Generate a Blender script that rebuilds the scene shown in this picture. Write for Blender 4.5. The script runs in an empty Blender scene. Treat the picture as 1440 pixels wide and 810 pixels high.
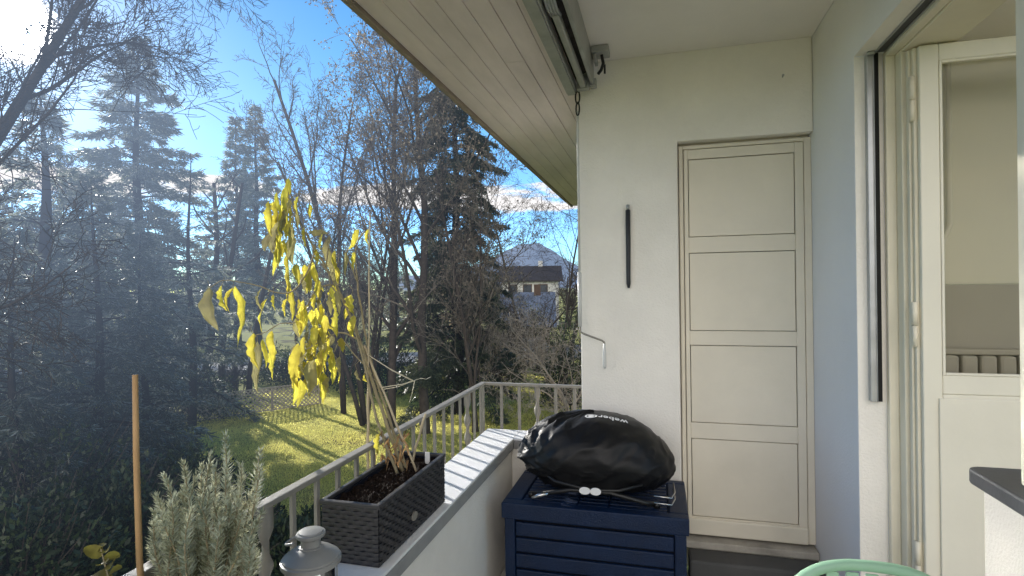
import bpy, math, random
import numpy as np
from mathutils import Vector, Matrix, noise
from mathutils.bvhtree import BVHTree

scene = bpy.context.scene
COL = scene.collection
PI = math.pi
GZ = -3.6                       # garden ground, balcony floor is z = 0
EYE = Vector((0, 0, 1.47))
YAW, PITCH, ROLL, FPX = 0.2601, -0.00018, -0.012984, 773.2
SUN = Vector((-0.7875, 0.5126, 0.3420)).normalized()

# ------------------------------------------------------------------ camera
_f = Vector((-math.sin(YAW) * math.cos(PITCH), math.cos(YAW) * math.cos(PITCH), math.sin(PITCH)))
_r0 = Vector((math.cos(YAW), math.sin(YAW), 0)); _u0 = _r0.cross(_f)
_r = _r0 * math.cos(ROLL) + _u0 * math.sin(ROLL)
_u = -_r0 * math.sin(ROLL) + _u0 * math.cos(ROLL)
cd = bpy.data.cameras.new('camera'); cam = bpy.data.objects.new('camera', cd); COL.objects.link(cam)
cam.matrix_world = Matrix(((_r.x, _u.x, -_f.x, EYE.x), (_r.y, _u.y, -_f.y, EYE.y), (_r.z, _u.z, -_f.z, EYE.z), (0, 0, 0, 1)))
cd.sensor_width = 36; cd.lens = 36 * FPX / 1440; cd.clip_start = 0.05; cd.clip_end = 12000
scene.camera = cam

def ray(x, y): return _r * ((x - 720) / FPX) - _u * ((y - 405) / FPX) + _f
def atY(x, y, Y): d = ray(x, y); return EYE + d * (Y / d.y)
def atX(x, y, X): d = ray(x, y); return EYE + d * (X / d.x)
def atZ(x, y, Z): d = ray(x, y); return EYE + d * ((Z - EYE.z) / d.z)
def polar(x, dist, z=GZ):
    d = ray(x, 405); d.z = 0; d.normalize()
    return Vector((d.x * dist, d.y * dist, z))
def topz(x, y, dist):
    d = ray(x, y); h = math.hypot(d.x, d.y); return EYE.z + d.z / h * dist

# ------------------------------------------------------------------ objects
def tag(o, label=None, cat=None, group=None, kind=None):
    if label: o['label'] = label
    if cat: o['category'] = cat
    if group: o['group'] = group
    if kind: o['kind'] = kind
    return o
def thing(name, label, cat, loc=(0, 0, 0), group=None):
    o = bpy.data.objects.new(name, None); COL.objects.link(o)
    o.location = loc; o.empty_display_size = 0.1
    return tag(o, label, cat, group)
def link_mesh(name, me, material, parent=None, bevel=0, smooth=False):
    o = bpy.data.objects.new(name, me); COL.objects.link(o)
    if material: me.materials.append(material)
    if parent:
        o.parent = parent
        o.location = -parent.location if parent.parent is None else (0, 0, 0)
    if smooth:
        me.polygons.foreach_set('use_smooth', [True] * len(me.polygons))
        if smooth != True: me.set_sharp_from_angle(angle=math.radians(smooth))
    if bevel:
        b = o.modifiers.new('bevel', 'BEVEL'); b.width = bevel; b.segments = 2; b.limit_method = 'ANGLE'
    return o

class MB:
    def __init__(s): s.v = []; s.f = []
    def box(s, x0, y0, z0, x1, y1, z1):
        if x0 > x1: x0, x1 = x1, x0
        if y0 > y1: y0, y1 = y1, y0
        if z0 > z1: z0, z1 = z1, z0
        n = len(s.v)
        s.v += [(x0, y0, z0), (x1, y0, z0), (x1, y1, z0), (x0, y1, z0), (x0, y0, z1), (x1, y0, z1), (x1, y1, z1), (x0, y1, z1)]
        s.f += [tuple(n + i for i in q) for q in ((0, 3, 2, 1), (4, 5, 6, 7), (0, 1, 5, 4), (1, 2, 6, 5), (2, 3, 7, 6), (3, 0, 4, 7))]
        return s
    def bar(s, a, b, w, h, up=(0, 0, 1)):
        a = Vector(a); b = Vector(b); d = (b - a).normalized(); up = Vector(up)
        if abs(d.dot(up)) > .98: up = Vector((1, 0, 0))
        x = d.cross(up).normalized() * w / 2; y = x.normalized().cross(d).normalized() * h / 2
        n = len(s.v)
        for p in (a, b):
            for q in (-x - y, x - y, x + y, -x + y): s.v.append(tuple(p + q))
        s.f += [tuple(n + i for i in q) for q in ((0, 1, 2, 3), (7, 6, 5, 4), (0, 4, 5, 1), (1, 5, 6, 2), (2, 6, 7, 3), (3, 7, 4, 0))]
        return s
    def tube(s, pts, rad, n=6, cap=True):
        pts = [Vector(p) for p in pts]; m = len(pts)
        if not hasattr(rad, '__len__'): rad = [rad] * m
        base = len(s.v); px = None
        for i, p in enumerate(pts):
            d = (pts[min(i + 1, m - 1)] - pts[max(i - 1, 0)])
            if d.length < 1e-9: d = Vector((0, 0, 1))
            d.normalize()
            if px is None:
                px = d.cross(Vector((0, 0, 1)) if abs(d.z) < .9 else Vector((1, 0, 0))).normalized()
            else:
                px = px - d * px.dot(d)
                if px.length < 1e-6: px = d.orthogonal()
                px.normalize()
            py = d.cross(px); r = rad[i]
            for k in range(n):
                a = 2 * PI * k / n; c = math.cos(a) * r; e = math.sin(a) * r
                s.v.append((p.x + px.x * c + py.x * e, p.y + px.y * c + py.y * e, p.z + px.z * c + py.z * e))
        for i in range(m - 1):
            o = base + i * n
            for k in range(n):
                k2 = (k + 1) % n
                s.f.append((o + k, o + k2, o + n + k2, o + n + k))
        if cap:
            s.f.append(tuple(base + k for k in range(n - 1, -1, -1)))
            s.f.append(tuple(base + (m - 1) * n + k for k in range(n)))
        return s
    def lathe(s, prof, c, n=32):
        base = len(s.v); m = len(prof)
        for r, z in prof:
            for k in range(n):
                a = 2 * PI * k / n; s.v.append((c[0] + r * math.cos(a), c[1] + r * math.sin(a), c[2] + z))
        for i in range(m - 1):
            for k in range(n):
                k2 = (k + 1) % n
                s.f.append((base + i * n + k, base + i * n + k2, base + (i + 1) * n + k2, base + (i + 1) * n + k))
        return s
    def poly(s, pts):
        n = len(s.v); s.v += [tuple(p) for p in pts]; s.f.append(tuple(range(n, n + len(pts)))); return s
    def prism(s, pts2, y0, y1):            # pts2 = (x, z) outline, swept along y
        n = len(s.v); k = len(pts2)
        s.v += [(x, y0, z) for x, z in pts2] + [(x, y1, z) for x, z in pts2]
        s.f.append(tuple(range(n, n + k))); s.f.append(tuple(range(n + 2 * k - 1, n + k - 1, -1)))
        for i in range(k):
            j = (i + 1) % k; s.f.append((n + j, n + i, n + k + i, n + k + j))
        return s
    def build(s, name, material, parent=None, bevel=0, smooth=False):
        me = bpy.data.meshes.new(name); me.from_pydata(s.v, [], s.f); me.update()
        return link_mesh(name, me, material, parent, bevel, smooth)

def np_mesh(name, V, F):                   # V (n,3), F (m,k) arrays
    me = bpy.data.meshes.new(name); V = np.asarray(V, np.float32); F = np.asarray(F, np.int32)
    me.vertices.add(len(V)); me.vertices.foreach_set('co', V.ravel())
    k = F.shape[1]; me.loops.add(F.size); me.loops.foreach_set('vertex_index', F.ravel())
    me.polygons.add(len(F)); me.polygons.foreach_set('loop_start', np.arange(0, F.size, k, dtype=np.int32))
    me.update(calc_edges=True); return me
def unit(a): return a / np.maximum(np.linalg.norm(a, axis=1, keepdims=True), 1e-9)
def diamonds(P, D, N, L, W, fat=.45):      # one leaf-sized rhombus per row
    D = unit(D); S = unit(np.cross(D, N)); L = L[:, None]; W = W[:, None]
    V = np.stack([P, P + D * L * fat + S * W * .5, P + D * L, P + D * L * fat - S * W * .5], 1).reshape(-1, 3)
    return V, np.arange(len(V)).reshape(-1, 4)

# ------------------------------------------------------------------ materials
def new_mat(name):
    m = bpy.data.materials.new(name); m.use_nodes = True
    nt = m.node_tree; nt.nodes.clear()
    out = nt.nodes.new('ShaderNodeOutputMaterial')
    return m, nt, out
def nd(nt, t, **kw):
    n = nt.nodes.new(t)
    for k, v in kw.items():
        if k.startswith('i_'): n.inputs[k[2:].replace('_', ' ')].default_value = v
        else: setattr(n, k, v)
    return n
def c4(c): return (c[0], c[1], c[2], 1)
def paint(name, col, rough=.6, var=.12, scale=3.0, bump=.0, bscale=60, spec=.3, metal=0, dirt=None, fine=0, stretch=(1, 1, 1), sheen=0):
    m, nt, out = new_mat(name); L = nt.links.new
    b = nd(nt, 'ShaderNodeBsdfPrincipled'); b.inputs['Roughness'].default_value = rough
    b.inputs['Specular IOR Level'].default_value = spec; b.inputs['Metallic'].default_value = metal
    tc = nd(nt, 'ShaderNodeTexCoord'); mp = nd(nt, 'ShaderNodeMapping'); mp.inputs['Scale'].default_value = stretch
    L(tc.outputs['Object'], mp.inputs['Vector'])
    nz = nd(nt, 'ShaderNodeTexNoise', i_Scale=scale, i_Detail=8.0, i_Roughness=.62); L(mp.outputs[0], nz.inputs['Vector'])
    r = nd(nt, 'ShaderNodeValToRGB')
    d = dirt or [c * (1 - var) for c in col]
    r.color_ramp.elements[0].position = .3; r.color_ramp.elements[0].color = c4([c * (1 - var) for c in d] if dirt else d)
    r.color_ramp.elements[1].position = .7; r.color_ramp.elements[1].color = c4([min(1, c * (1 + var * .5)) for c in col])
    L(nz.outputs['Fac'], r.inputs['Fac']); L(r.outputs[0], b.inputs['Base Color'])
    if bump:
        n2 = nd(nt, 'ShaderNodeTexNoise', i_Scale=bscale, i_Detail=5.0, i_Roughness=.6); L(mp.outputs[0], n2.inputs['Vector'])
        bp = nd(nt, 'ShaderNodeBump', i_Strength=bump, i_Distance=.01); L(n2.outputs['Fac'], bp.inputs['Height']); L(bp.outputs[0], b.inputs['Normal'])
    rr = nd(nt, 'ShaderNodeMapRange', i_To_Min=max(.02, rough - .1), i_To_Max=min(1, rough + .12)); L(nz.outputs['Fac'], rr.inputs['Value']); L(rr.outputs[0], b.inputs['Roughness'])
    L(b.outputs[0], out.inputs['Surface']); return m

# painted haze: bluish glow mixed into surfaces, stronger with distance and towards the sun
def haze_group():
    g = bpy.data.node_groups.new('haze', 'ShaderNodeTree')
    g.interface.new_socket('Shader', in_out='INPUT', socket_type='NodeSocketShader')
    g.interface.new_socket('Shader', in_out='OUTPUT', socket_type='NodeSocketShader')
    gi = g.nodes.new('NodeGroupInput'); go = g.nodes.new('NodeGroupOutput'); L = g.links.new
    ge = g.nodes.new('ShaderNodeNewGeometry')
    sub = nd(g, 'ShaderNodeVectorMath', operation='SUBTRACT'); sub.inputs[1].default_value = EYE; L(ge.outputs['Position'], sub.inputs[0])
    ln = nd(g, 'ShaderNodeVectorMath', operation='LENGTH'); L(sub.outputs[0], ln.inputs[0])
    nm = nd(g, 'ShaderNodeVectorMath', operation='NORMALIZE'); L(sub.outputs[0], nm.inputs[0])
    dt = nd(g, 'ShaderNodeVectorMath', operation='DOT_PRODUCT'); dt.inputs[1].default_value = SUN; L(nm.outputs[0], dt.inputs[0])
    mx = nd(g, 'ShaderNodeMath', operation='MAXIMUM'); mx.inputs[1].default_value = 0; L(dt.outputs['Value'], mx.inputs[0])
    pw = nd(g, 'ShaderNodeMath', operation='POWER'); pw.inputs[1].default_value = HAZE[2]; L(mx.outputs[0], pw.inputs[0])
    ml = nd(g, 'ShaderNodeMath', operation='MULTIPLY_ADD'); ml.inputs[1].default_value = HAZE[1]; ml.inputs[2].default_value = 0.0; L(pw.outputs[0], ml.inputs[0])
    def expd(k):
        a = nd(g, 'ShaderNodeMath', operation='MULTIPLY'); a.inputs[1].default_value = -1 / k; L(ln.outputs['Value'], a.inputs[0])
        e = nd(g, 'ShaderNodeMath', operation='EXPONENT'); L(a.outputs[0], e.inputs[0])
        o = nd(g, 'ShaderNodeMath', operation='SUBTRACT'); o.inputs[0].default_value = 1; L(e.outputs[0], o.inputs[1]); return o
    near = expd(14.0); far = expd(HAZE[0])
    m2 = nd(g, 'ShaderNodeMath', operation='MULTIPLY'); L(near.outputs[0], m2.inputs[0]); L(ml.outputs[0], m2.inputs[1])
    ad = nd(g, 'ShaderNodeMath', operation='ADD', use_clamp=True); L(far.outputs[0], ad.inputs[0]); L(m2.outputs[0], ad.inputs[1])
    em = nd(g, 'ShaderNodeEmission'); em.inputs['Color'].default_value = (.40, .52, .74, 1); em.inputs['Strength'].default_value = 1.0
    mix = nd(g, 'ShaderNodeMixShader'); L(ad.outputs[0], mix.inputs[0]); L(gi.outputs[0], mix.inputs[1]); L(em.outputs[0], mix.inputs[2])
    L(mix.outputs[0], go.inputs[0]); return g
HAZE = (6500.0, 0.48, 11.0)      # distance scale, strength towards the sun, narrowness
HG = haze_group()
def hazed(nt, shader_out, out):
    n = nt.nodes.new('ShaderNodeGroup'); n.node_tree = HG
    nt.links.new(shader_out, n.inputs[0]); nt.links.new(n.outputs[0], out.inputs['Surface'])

def foliage(name, dark, light, trans=.4, tcol=None, scale=1.2, rough=.5, haze=True, spec=.35, glint=0):
    m, nt, out = new_mat(name); L = nt.links.new
    ge = nd(nt, 'ShaderNodeNewGeometry')
    nz = nd(nt, 'ShaderNodeTexNoise', i_Scale=scale, i_Detail=3.0); L(ge.outputs['Position'], nz.inputs['Vector'])
    ad = nd(nt, 'ShaderNodeMath', operation='ADD'); L(nz.outputs['Fac'], ad.inputs[0])
    rp = nd(nt, 'ShaderNodeMapRange', i_To_Min=-.22, i_To_Max=.22); L(ge.outputs['Random Per Island'], rp.inputs['Value']); L(rp.outputs[0], ad.inputs[1])
    r = nd(nt, 'ShaderNodeValToRGB'); r.color_ramp.elements[0].position = .3; r.color_ramp.elements[1].position = .72
    r.color_ramp.elements[0].color = c4(dark); r.color_ramp.elements[1].color = c4(light); L(ad.outputs[0], r.inputs['Fac'])
    b = nd(nt, 'ShaderNodeBsdfPrincipled', i_Roughness=rough); b.inputs['Specular IOR Level'].default_value = spec; L(r.outputs[0], b.inputs['Base Color'])
    t = nd(nt, 'ShaderNodeBsdfTranslucent')
    if tcol:
        mc = nd(nt, 'ShaderNodeMix', data_type='RGBA', blend_type='MIX'); mc.inputs[0].default_value = .6; L(r.outputs[0], mc.inputs[6]); mc.inputs[7].default_value = c4(tcol); L(mc.outputs[2], t.inputs['Color'])
    else: L(r.outputs[0], t.inputs['Color'])
    if glint:                                # a random share of sprays gets near-white translucency, a painted sun glint
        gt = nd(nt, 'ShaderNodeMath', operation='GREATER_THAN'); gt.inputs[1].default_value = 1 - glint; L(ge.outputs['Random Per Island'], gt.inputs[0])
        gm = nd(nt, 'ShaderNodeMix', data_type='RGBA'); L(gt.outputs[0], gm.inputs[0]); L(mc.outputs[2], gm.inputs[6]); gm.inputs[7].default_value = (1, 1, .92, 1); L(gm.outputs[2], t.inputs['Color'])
    mx = nd(nt, 'ShaderNodeMixShader'); mx.inputs[0].default_value = trans; L(b.outputs[0], mx.inputs[1]); L(t.outputs[0], mx.inputs[2])
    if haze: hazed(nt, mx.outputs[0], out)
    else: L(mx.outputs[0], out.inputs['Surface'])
    return m
def far_paint(name, col, rough=.8, var=.25, scale=2.0, bump=0, bscale=20, spec=.2):
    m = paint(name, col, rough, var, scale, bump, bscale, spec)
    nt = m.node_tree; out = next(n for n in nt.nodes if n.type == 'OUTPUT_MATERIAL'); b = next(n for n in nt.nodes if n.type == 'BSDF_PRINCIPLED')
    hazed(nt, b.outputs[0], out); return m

M = {}
M['plaster'] = paint('white_plaster', (.87, .83, .765), .85, .09, 2.4, .45, 110, .15)
M['ceiling'] = paint('ceiling_paint', (.84, .79, .75), .9, .07, 1.3, .2, 110, .1)
M['soffit'] = paint('soffit_board_paint', (.82, .715, .72), .7, .10, 2.5, .06, 40, .2, dirt=(.72, .63, .63), stretch=(2, .5, 2))
M['gap'] = paint('dark_gap', (.05, .045, .04), .9, .2)
M['fascia'] = paint('fascia_board', (.33, .27, .23), .8, .3, 5, .2, 60, .2)
M['coping'] = paint('coping_slab', (.80, .80, .80), .8, .08, 7, .3, 90, .2)
M['sidewall'] = paint('bluish_white_plaster', (.77, .765, .78), .85, .05, 1.6, .25, 130, .15)  # blue of the skylight on this shaded wall is mixed into the paint
M['copingedge'] = paint('grey_coping_edge', (.30, .30, .295), .85, .15, 7, .3, 90, .15)  # same coping; the shade of its unlit side put into darker grey
M['jamb'] = paint('cream_jamb_paint', (.70, .66, .54), .6, .06, 3, .1, 60, .2)
M['concrete'] = paint('concrete', (.55, .53, .49), .9, .25, 5, .4, 70, .2)
M['step'] = paint('dark_step', (.085, .085, .085), .85, .2, 3, .2, 60, .2)
M['sill_worn'] = paint('worn_sill_board', (.42, .39, .34), .85, .2, 7, .2, 60, .2, dirt=(.3, .28, .25))
M['cream'] = paint('cream_door_paint', (.73, .675, .565), .45, .09, 2.2, .06, 40, .35)
M['frame'] = paint('cream_frame_paint', (.76, .70, .56), .5, .08, 4, .1, 50, .3)
M['leaf_door'] = paint('white_door_paint', (.76, .715, .60), .45, .06, 2.5, .08, 40, .35)
M['alu'] = paint('grey_aluminium', (.42, .43, .44), .4, .2, 10, 0, 40, .5, metal=.7)
M['alu_dark'] = paint('dark_metal_groove', (.05, .052, .055), .5, .3, 10)
M['blackrub'] = paint('black_rubber', (.008, .008, .008), .7, .2, 10)
M['awning_grey'] = paint('awning_lacquer', (.40, .40, .39), .45, .25, 8, .05, 40, .4, metal=.3)
M['awning_dark'] = paint('awning_fabric_roll', (.11, .10, .095), .9, .5, 14, .2, 60, .1)
M['rod'] = paint('crank_rod_lacquer', (.62, .62, .60), .4, .1, 10, 0, 40, .5)
M['iron'] = paint('grey_iron_paint', (.26, .24, .205), .5, .18, 14, .15, 80, .4)
M['hook'] = paint('dark_plastic_rod', (.035, .038, .045), .45, .3, 10)
M['navy'] = paint('navy_plastic', (.002, .014, .050), .42, .25, 8, .5, 170, .35)
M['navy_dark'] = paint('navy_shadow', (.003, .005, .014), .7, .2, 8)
M['cover'] = paint('black_vinyl_cover', (.005, .005, .006), .46, .3, 6, .15, 26, .32)
M['white_print'] = paint('white_print', (.75, .75, .75), .6, .05)
M['steel'] = paint('bright_steel', (.62, .62, .62), .25, .1, 8, 0, 40, .5, metal=1)
M['black_metal'] = paint('black_metal', (.012, .012, .013), .4, .2, 8, 0, 40, .5)
M['soil'] = paint('potting_soil', (.020, .013, .010), .95, .5, 40, 1.0, 90, .1)
M['lantern'] = paint('lantern_lacquer', (.27, .265, .25), .36, .15, 8, .03, 40, .4)
M['wood'] = paint('bamboo_cane', (.46, .28, .13), .6, .25, 30, .1, 60, .3, stretch=(1, 1, .3))
M['palecane'] = paint('pale_cane', (.50, .41, .27), .6, .25, 30, .1, 60, .3, stretch=(1, 1, .3))
M['twine'] = paint('garden_twine', (.62, .56, .42), .9, .2, 60)
M['green_chair'] = paint('pastel_green_plastic', (.30, .50, .34), .38, .06, 5, .02, 80, .4)
M['slate'] = paint('dark_slate_sill', (.055, .057, .062), .45, .25, 12, .06, 80, .4)
M['room_wall'] = paint('room_wall_paint', (.76, .74, .61), .85, .05, 2)
M['room_dado'] = paint('room_dado_paint', (.50, .48, .42), .7, .08, 2)
M['room_floor'] = paint('room_floor_wood', (.55, .44, .32), .5, .25, 3, .1, 40, .3, stretch=(1, 8, 1))
M['bark'] = far_paint('grey_bark', (.075, .06, .048), .9, .4, 6, .6, 14)
M['bark_dark'] = far_paint('dark_bark', (.035, .030, .027), .9, .4, 6, .6, 14)
M['twig'] = far_paint('pale_twig_bark', (.19, .16, .125), .85, .4, 3)
M['palestem'] = far_paint('pale_shrub_stems', (.36, .30, .23), .85, .4, 3)
M['spruce'] = foliage('spruce_needles', (.022, .034, .022), (.075, .090, .050), .30, (.16, .17, .07), .9, .42)
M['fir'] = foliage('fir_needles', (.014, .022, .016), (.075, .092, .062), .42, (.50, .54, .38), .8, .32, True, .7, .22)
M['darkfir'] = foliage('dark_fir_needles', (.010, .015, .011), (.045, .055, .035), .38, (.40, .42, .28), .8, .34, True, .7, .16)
M['dryleaf'] = foliage('dry_brown_leaves', (.12, .09, .065), (.32, .26, .18), .5, None, 1.5, .55)
M['hedge'] = foliage('hedge_leaves', (.018, .030, .014), (.060, .080, .030), .3, None, 1.5, .4)
M['olivebush'] = foliage('olive_shrub_leaves', (.05, .055, .02), (.15, .15, .05), .4, None, 1.2, .45)
M['grass'] = foliage('grass_blades', (.40, .40, .08), (.72, .68, .22), .66, (1.0, .92, .30), .8, .55)
M['yellow'] = foliage('yellowed_leaves', (.24, .17, .06), (.74, .68, .13), .64, (.84, .74, .07), 34, .5, False)
M['wilted'] = foliage('wilted_leaves', (.22, .20, .11), (.42, .38, .16), .5, None, 14, .6, False)
M['deadleaf'] = foliage('dead_leaves', (.20, .11, .05), (.45, .28, .13), .4, None, 14, .6, False)
M['stem'] = paint('plant_stem', (.30, .25, .15), .7, .3, 30)
M['rosemary'] = foliage('rosemary_needles', (.17, .20, .14), (.58, .62, .50), .45, (.70, .64, .40), 25, .5, False, .15)
M['herb'] = foliage('small_herb_leaves', (.14, .12, .03), (.45, .40, .08), .5, None, 25, .5, False)

def ground_mat():
    m, nt, out = new_mat('garden_ground'); L = nt.links.new
    ge = nd(nt, 'ShaderNodeNewGeometry')
    n1 = nd(nt, 'ShaderNodeTexNoise', i_Scale=.35, i_Detail=5.0); n2 = nd(nt, 'ShaderNodeTexNoise', i_Scale=9.0, i_Detail=8.0, i_Roughness=.7)
    for n in (n1, n2): L(ge.outputs['Position'], n.inputs['Vector'])
    g = nd(nt, 'ShaderNodeValToRGB'); g.color_ramp.elements[0].position = .3; g.color_ramp.elements[1].position = .7
    g.color_ramp.elements[0].color = (.16, .165, .045, 1); g.color_ramp.elements[1].color = (.36, .35, .10, 1); L(n2.outputs['Fac'], g.inputs['Fac'])
    s = nd(nt, 'ShaderNodeValToRGB'); s.color_ramp.elements[0].position = .35; s.color_ramp.elements[1].position = .7
    s.color_ramp.elements[0].color = (.035, .028, .02, 1); s.color_ramp.elements[1].color = (.14, .10, .06, 1); L(n2.outputs['Fac'], s.inputs['Fac'])
    k = nd(nt, 'ShaderNodeValToRGB'); k.color_ramp.elements[0].position = .56; k.color_ramp.elements[1].position = .66; L(n1.outputs['Fac'], k.inputs['Fac'])
    mx = nd(nt, 'ShaderNodeMix', data_type='RGBA'); L(k.outputs[0], mx.inputs[0]); L(g.outputs[0], mx.inputs[6]); L(s.outputs[0], mx.inputs[7])
    b = nd(nt, 'ShaderNodeBsdfPrincipled', i_Roughness=.95); b.inputs['Specular IOR Level'].default_value = .1; L(mx.outputs[2], b.inputs['Base Color'])
    bp = nd(nt, 'ShaderNodeBump', i_Strength=.8, i_Distance=.08); L(n2.outputs['Fac'], bp.inputs['Height']); L(bp.outputs[0], b.inputs['Normal'])
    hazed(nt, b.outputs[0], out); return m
M['ground'] = ground_mat()
M['road'] = far_paint('pale_asphalt', (.20, .20, .20), .85, .2, 1.5)
M['hill'] = far_paint('far_hill', (.03, .045, .09), .95, .12, .002)  # bluish base colour carries painted distance haze

def wicker_mat():
    m, nt, out = new_mat('dark_wicker'); L = nt.links.new
    tc = nd(nt, 'ShaderNodeTexCoord')
    b = nd(nt, 'ShaderNodeBsdfPrincipled', i_Roughness=.5)
    nz = nd(nt, 'ShaderNodeTexNoise', i_Scale=60.0, i_Detail=3.0); L(tc.outputs['Object'], nz.inputs['Vector'])
    r = nd(nt, 'ShaderNodeValToRGB'); r.color_ramp.elements[0].color = (.012, .011, .012, 1); r.color_ramp.elements[1].color = (.055, .052, .055, 1); L(nz.outputs['Fac'], r.inputs['Fac'])
    L(r.outputs[0], b.inputs['Base Color']); L(b.outputs[0], out.inputs['Surface']); return m
M['wicker'] = wicker_mat()
def glass_mat(name, tint, refl=1.0, rough=.0):
    m, nt, out = new_mat(name); L = nt.links.new
    t = nd(nt, 'ShaderNodeBsdfTransparent'); t.inputs['Color'].default_value = c4(tint)
    g = nd(nt, 'ShaderNodeBsdfGlossy', i_Roughness=rough)
    fr = nd(nt, 'ShaderNodeFresnel', i_IOR=1.5); ml = nd(nt, 'ShaderNodeMath', operation='MULTIPLY'); ml.inputs[1].default_value = refl; L(fr.outputs[0], ml.inputs[0])
    mx = nd(nt, 'ShaderNodeMixShader'); L(ml.outputs[0], mx.inputs[0]); L(t.outputs[0], mx.inputs[1]); L(g.outputs[0], mx.inputs[2]); L(mx.outputs[0], out.inputs['Surface']); return m
M['pane'] = glass_mat('window_glass', (.87, .86, .83), .22, .01)
M['lampglass'] = glass_mat('lantern_glass', (.93, .95, .93), 2.0, .02)

# ------------------------------------------------------------------ world and sun
w = bpy.data.worlds.new('World'); scene.world = w; w.use_nodes = True
nt = w.node_tree; nt.nodes.clear(); L = nt.links.new
wo = nd(nt, 'ShaderNodeOutputWorld'); bg = nd(nt, 'ShaderNodeBackground'); bg.inputs['Strength'].default_value = .15
sky = nd(nt, 'ShaderNodeTexSky', sky_type='NISHITA', sun_disc=False)
sky.sun_elevation = math.radians(20.0); sky.sun_rotation = math.radians(-56.94); sky.altitude = 400; sky.air_density = 1.0; sky.dust_density = .1; sky.ozone_density = 1.3
hs = nd(nt, 'ShaderNodeHueSaturation', i_Saturation=1.38, i_Value=1.30); L(sky.outputs[0], hs.inputs['Color'])
tc = nd(nt, 'ShaderNodeTexCoord'); nm = nd(nt, 'ShaderNodeVectorMath', operation='NORMALIZE'); L(tc.outputs['Generated'], nm.inputs[0])
sp = nd(nt, 'ShaderNodeSeparateXYZ'); L(nm.outputs[0], sp.inputs[0])
mp = nd(nt, 'ShaderNodeMapping'); mp.inputs['Scale'].default_value = (3.2, 3.2, 13); L(nm.outputs[0], mp.inputs['Vector'])
cn = nd(nt, 'ShaderNodeTexNoise', i_Scale=1.8, i_Detail=9.0, i_Roughness=.6, i_Distortion=.3); L(mp.outputs[0], cn.inputs['Vector'])
def band(lo0, lo1, hi0, hi1):
    a = nd(nt, 'ShaderNodeMapRange', interpolation_type='SMOOTHSTEP', i_From_Min=lo0, i_From_Max=lo1); L(sp.outputs['Z'], a.inputs['Value'])
    b_ = nd(nt, 'ShaderNodeMapRange', interpolation_type='SMOOTHSTEP', i_From_Min=hi0, i_From_Max=hi1, i_To_Min=1.0, i_To_Max=0.0); L(sp.outputs['Z'], b_.inputs['Value'])
    x = nd(nt, 'ShaderNodeMath', operation='MULTIPLY'); L(a.outputs[0], x.inputs[0]); L(b_.outputs[0], x.inputs[1]); return x
bd = band(.125, .15, .17, .205)
th = nd(nt, 'ShaderNodeMath', operation='MULTIPLY_ADD'); th.inputs[1].default_value = .34; L(bd.outputs[0], th.inputs[0]); L(cn.outputs['Fac'], th.inputs[2])
cm = nd(nt, 'ShaderNodeMapRange', interpolation_type='SMOOTHSTEP', i_From_Min=.70, i_From_Max=.80); L(th.outputs[0], cm.inputs['Value'])
cmx = nd(nt, 'ShaderNodeMix', data_type='RGBA'); L(cm.outputs[0], cmx.inputs[0]); 
hz = nd(nt, 'ShaderNodeMapRange', interpolation_type='SMOOTHSTEP', i_From_Min=0.0, i_From_Max=.32, i_To_Min=1.0, i_To_Max=0.0); L(sp.outputs['Z'], hz.inputs['Value'])
hm = nd(nt, 'ShaderNodeMix', data_type='RGBA', blend_type='MULTIPLY'); L(hz.outputs[0], hm.inputs[0]); L(hs.outputs[0], hm.inputs[6]); hm.inputs[7].default_value = (.50, .82, 1.35, 1)
L(hm.outputs[2], cmx.inputs[6]); cmx.inputs[7].default_value = (7.2, 7.0, 7.0, 1)
bdv = nd(nt, 'ShaderNodeVectorMath', operation='DOT_PRODUCT'); bdv.inputs[1].default_value = Vector((.12, -.95, .22)).normalized(); L(nm.outputs[0], bdv.inputs[0])
bk = nd(nt, 'ShaderNodeMapRange', interpolation_type='SMOOTHSTEP', i_From_Min=.62, i_From_Max=.88); L(bdv.outputs['Value'], bk.inputs['Value'])
bn = nd(nt, 'ShaderNodeMapRange', i_From_Min=.3, i_From_Max=.62, i_To_Min=.45, i_To_Max=1.0); L(cn.outputs['Fac'], bn.inputs['Value'])
bm_ = nd(nt, 'ShaderNodeMath', operation='MULTIPLY'); L(bk.outputs[0], bm_.inputs[0]); L(bn.outputs[0], bm_.inputs[1])
bmx = nd(nt, 'ShaderNodeMix', data_type='RGBA'); L(bm_.outputs[0], bmx.inputs[0]); L(cmx.outputs[2], bmx.inputs[6]); bmx.inputs[7].default_value = (22.0, 20.6, 19.4, 1)  # added cloud bank behind the camera, brightened to fill the shaded balcony
cmx = bmx
dt = nd(nt, 'ShaderNodeVectorMath', operation='DOT_PRODUCT'); dt.inputs[1].default_value = SUN; L(nm.outputs[0], dt.inputs[0])
mx0 = nd(nt, 'ShaderNodeMath', operation='MAXIMUM'); mx0.inputs[1].default_value = 0; L(dt.outputs['Value'], mx0.inputs[0])
def glow(p, k):
    a = nd(nt, 'ShaderNodeMath', operation='POWER'); a.inputs[1].default_value = p; L(mx0.outputs[0], a.inputs[0])
    b_ = nd(nt, 'ShaderNodeMath', operation='MULTIPLY'); b_.inputs[1].default_value = k; L(a.outputs[0], b_.inputs[0]); return b_
g1 = glow(6500, 12500.0); g2 = glow(120, 1.5)
gs = nd(nt, 'ShaderNodeMath', operation='ADD'); L(g1.outputs[0], gs.inputs[0]); L(g2.outputs[0], gs.inputs[1])
gc = nd(nt, 'ShaderNodeMix', data_type='RGBA', blend_type='ADD'); gc.inputs[0].default_value = 1.0; L(cmx.outputs[2], gc.inputs[6])
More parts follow.
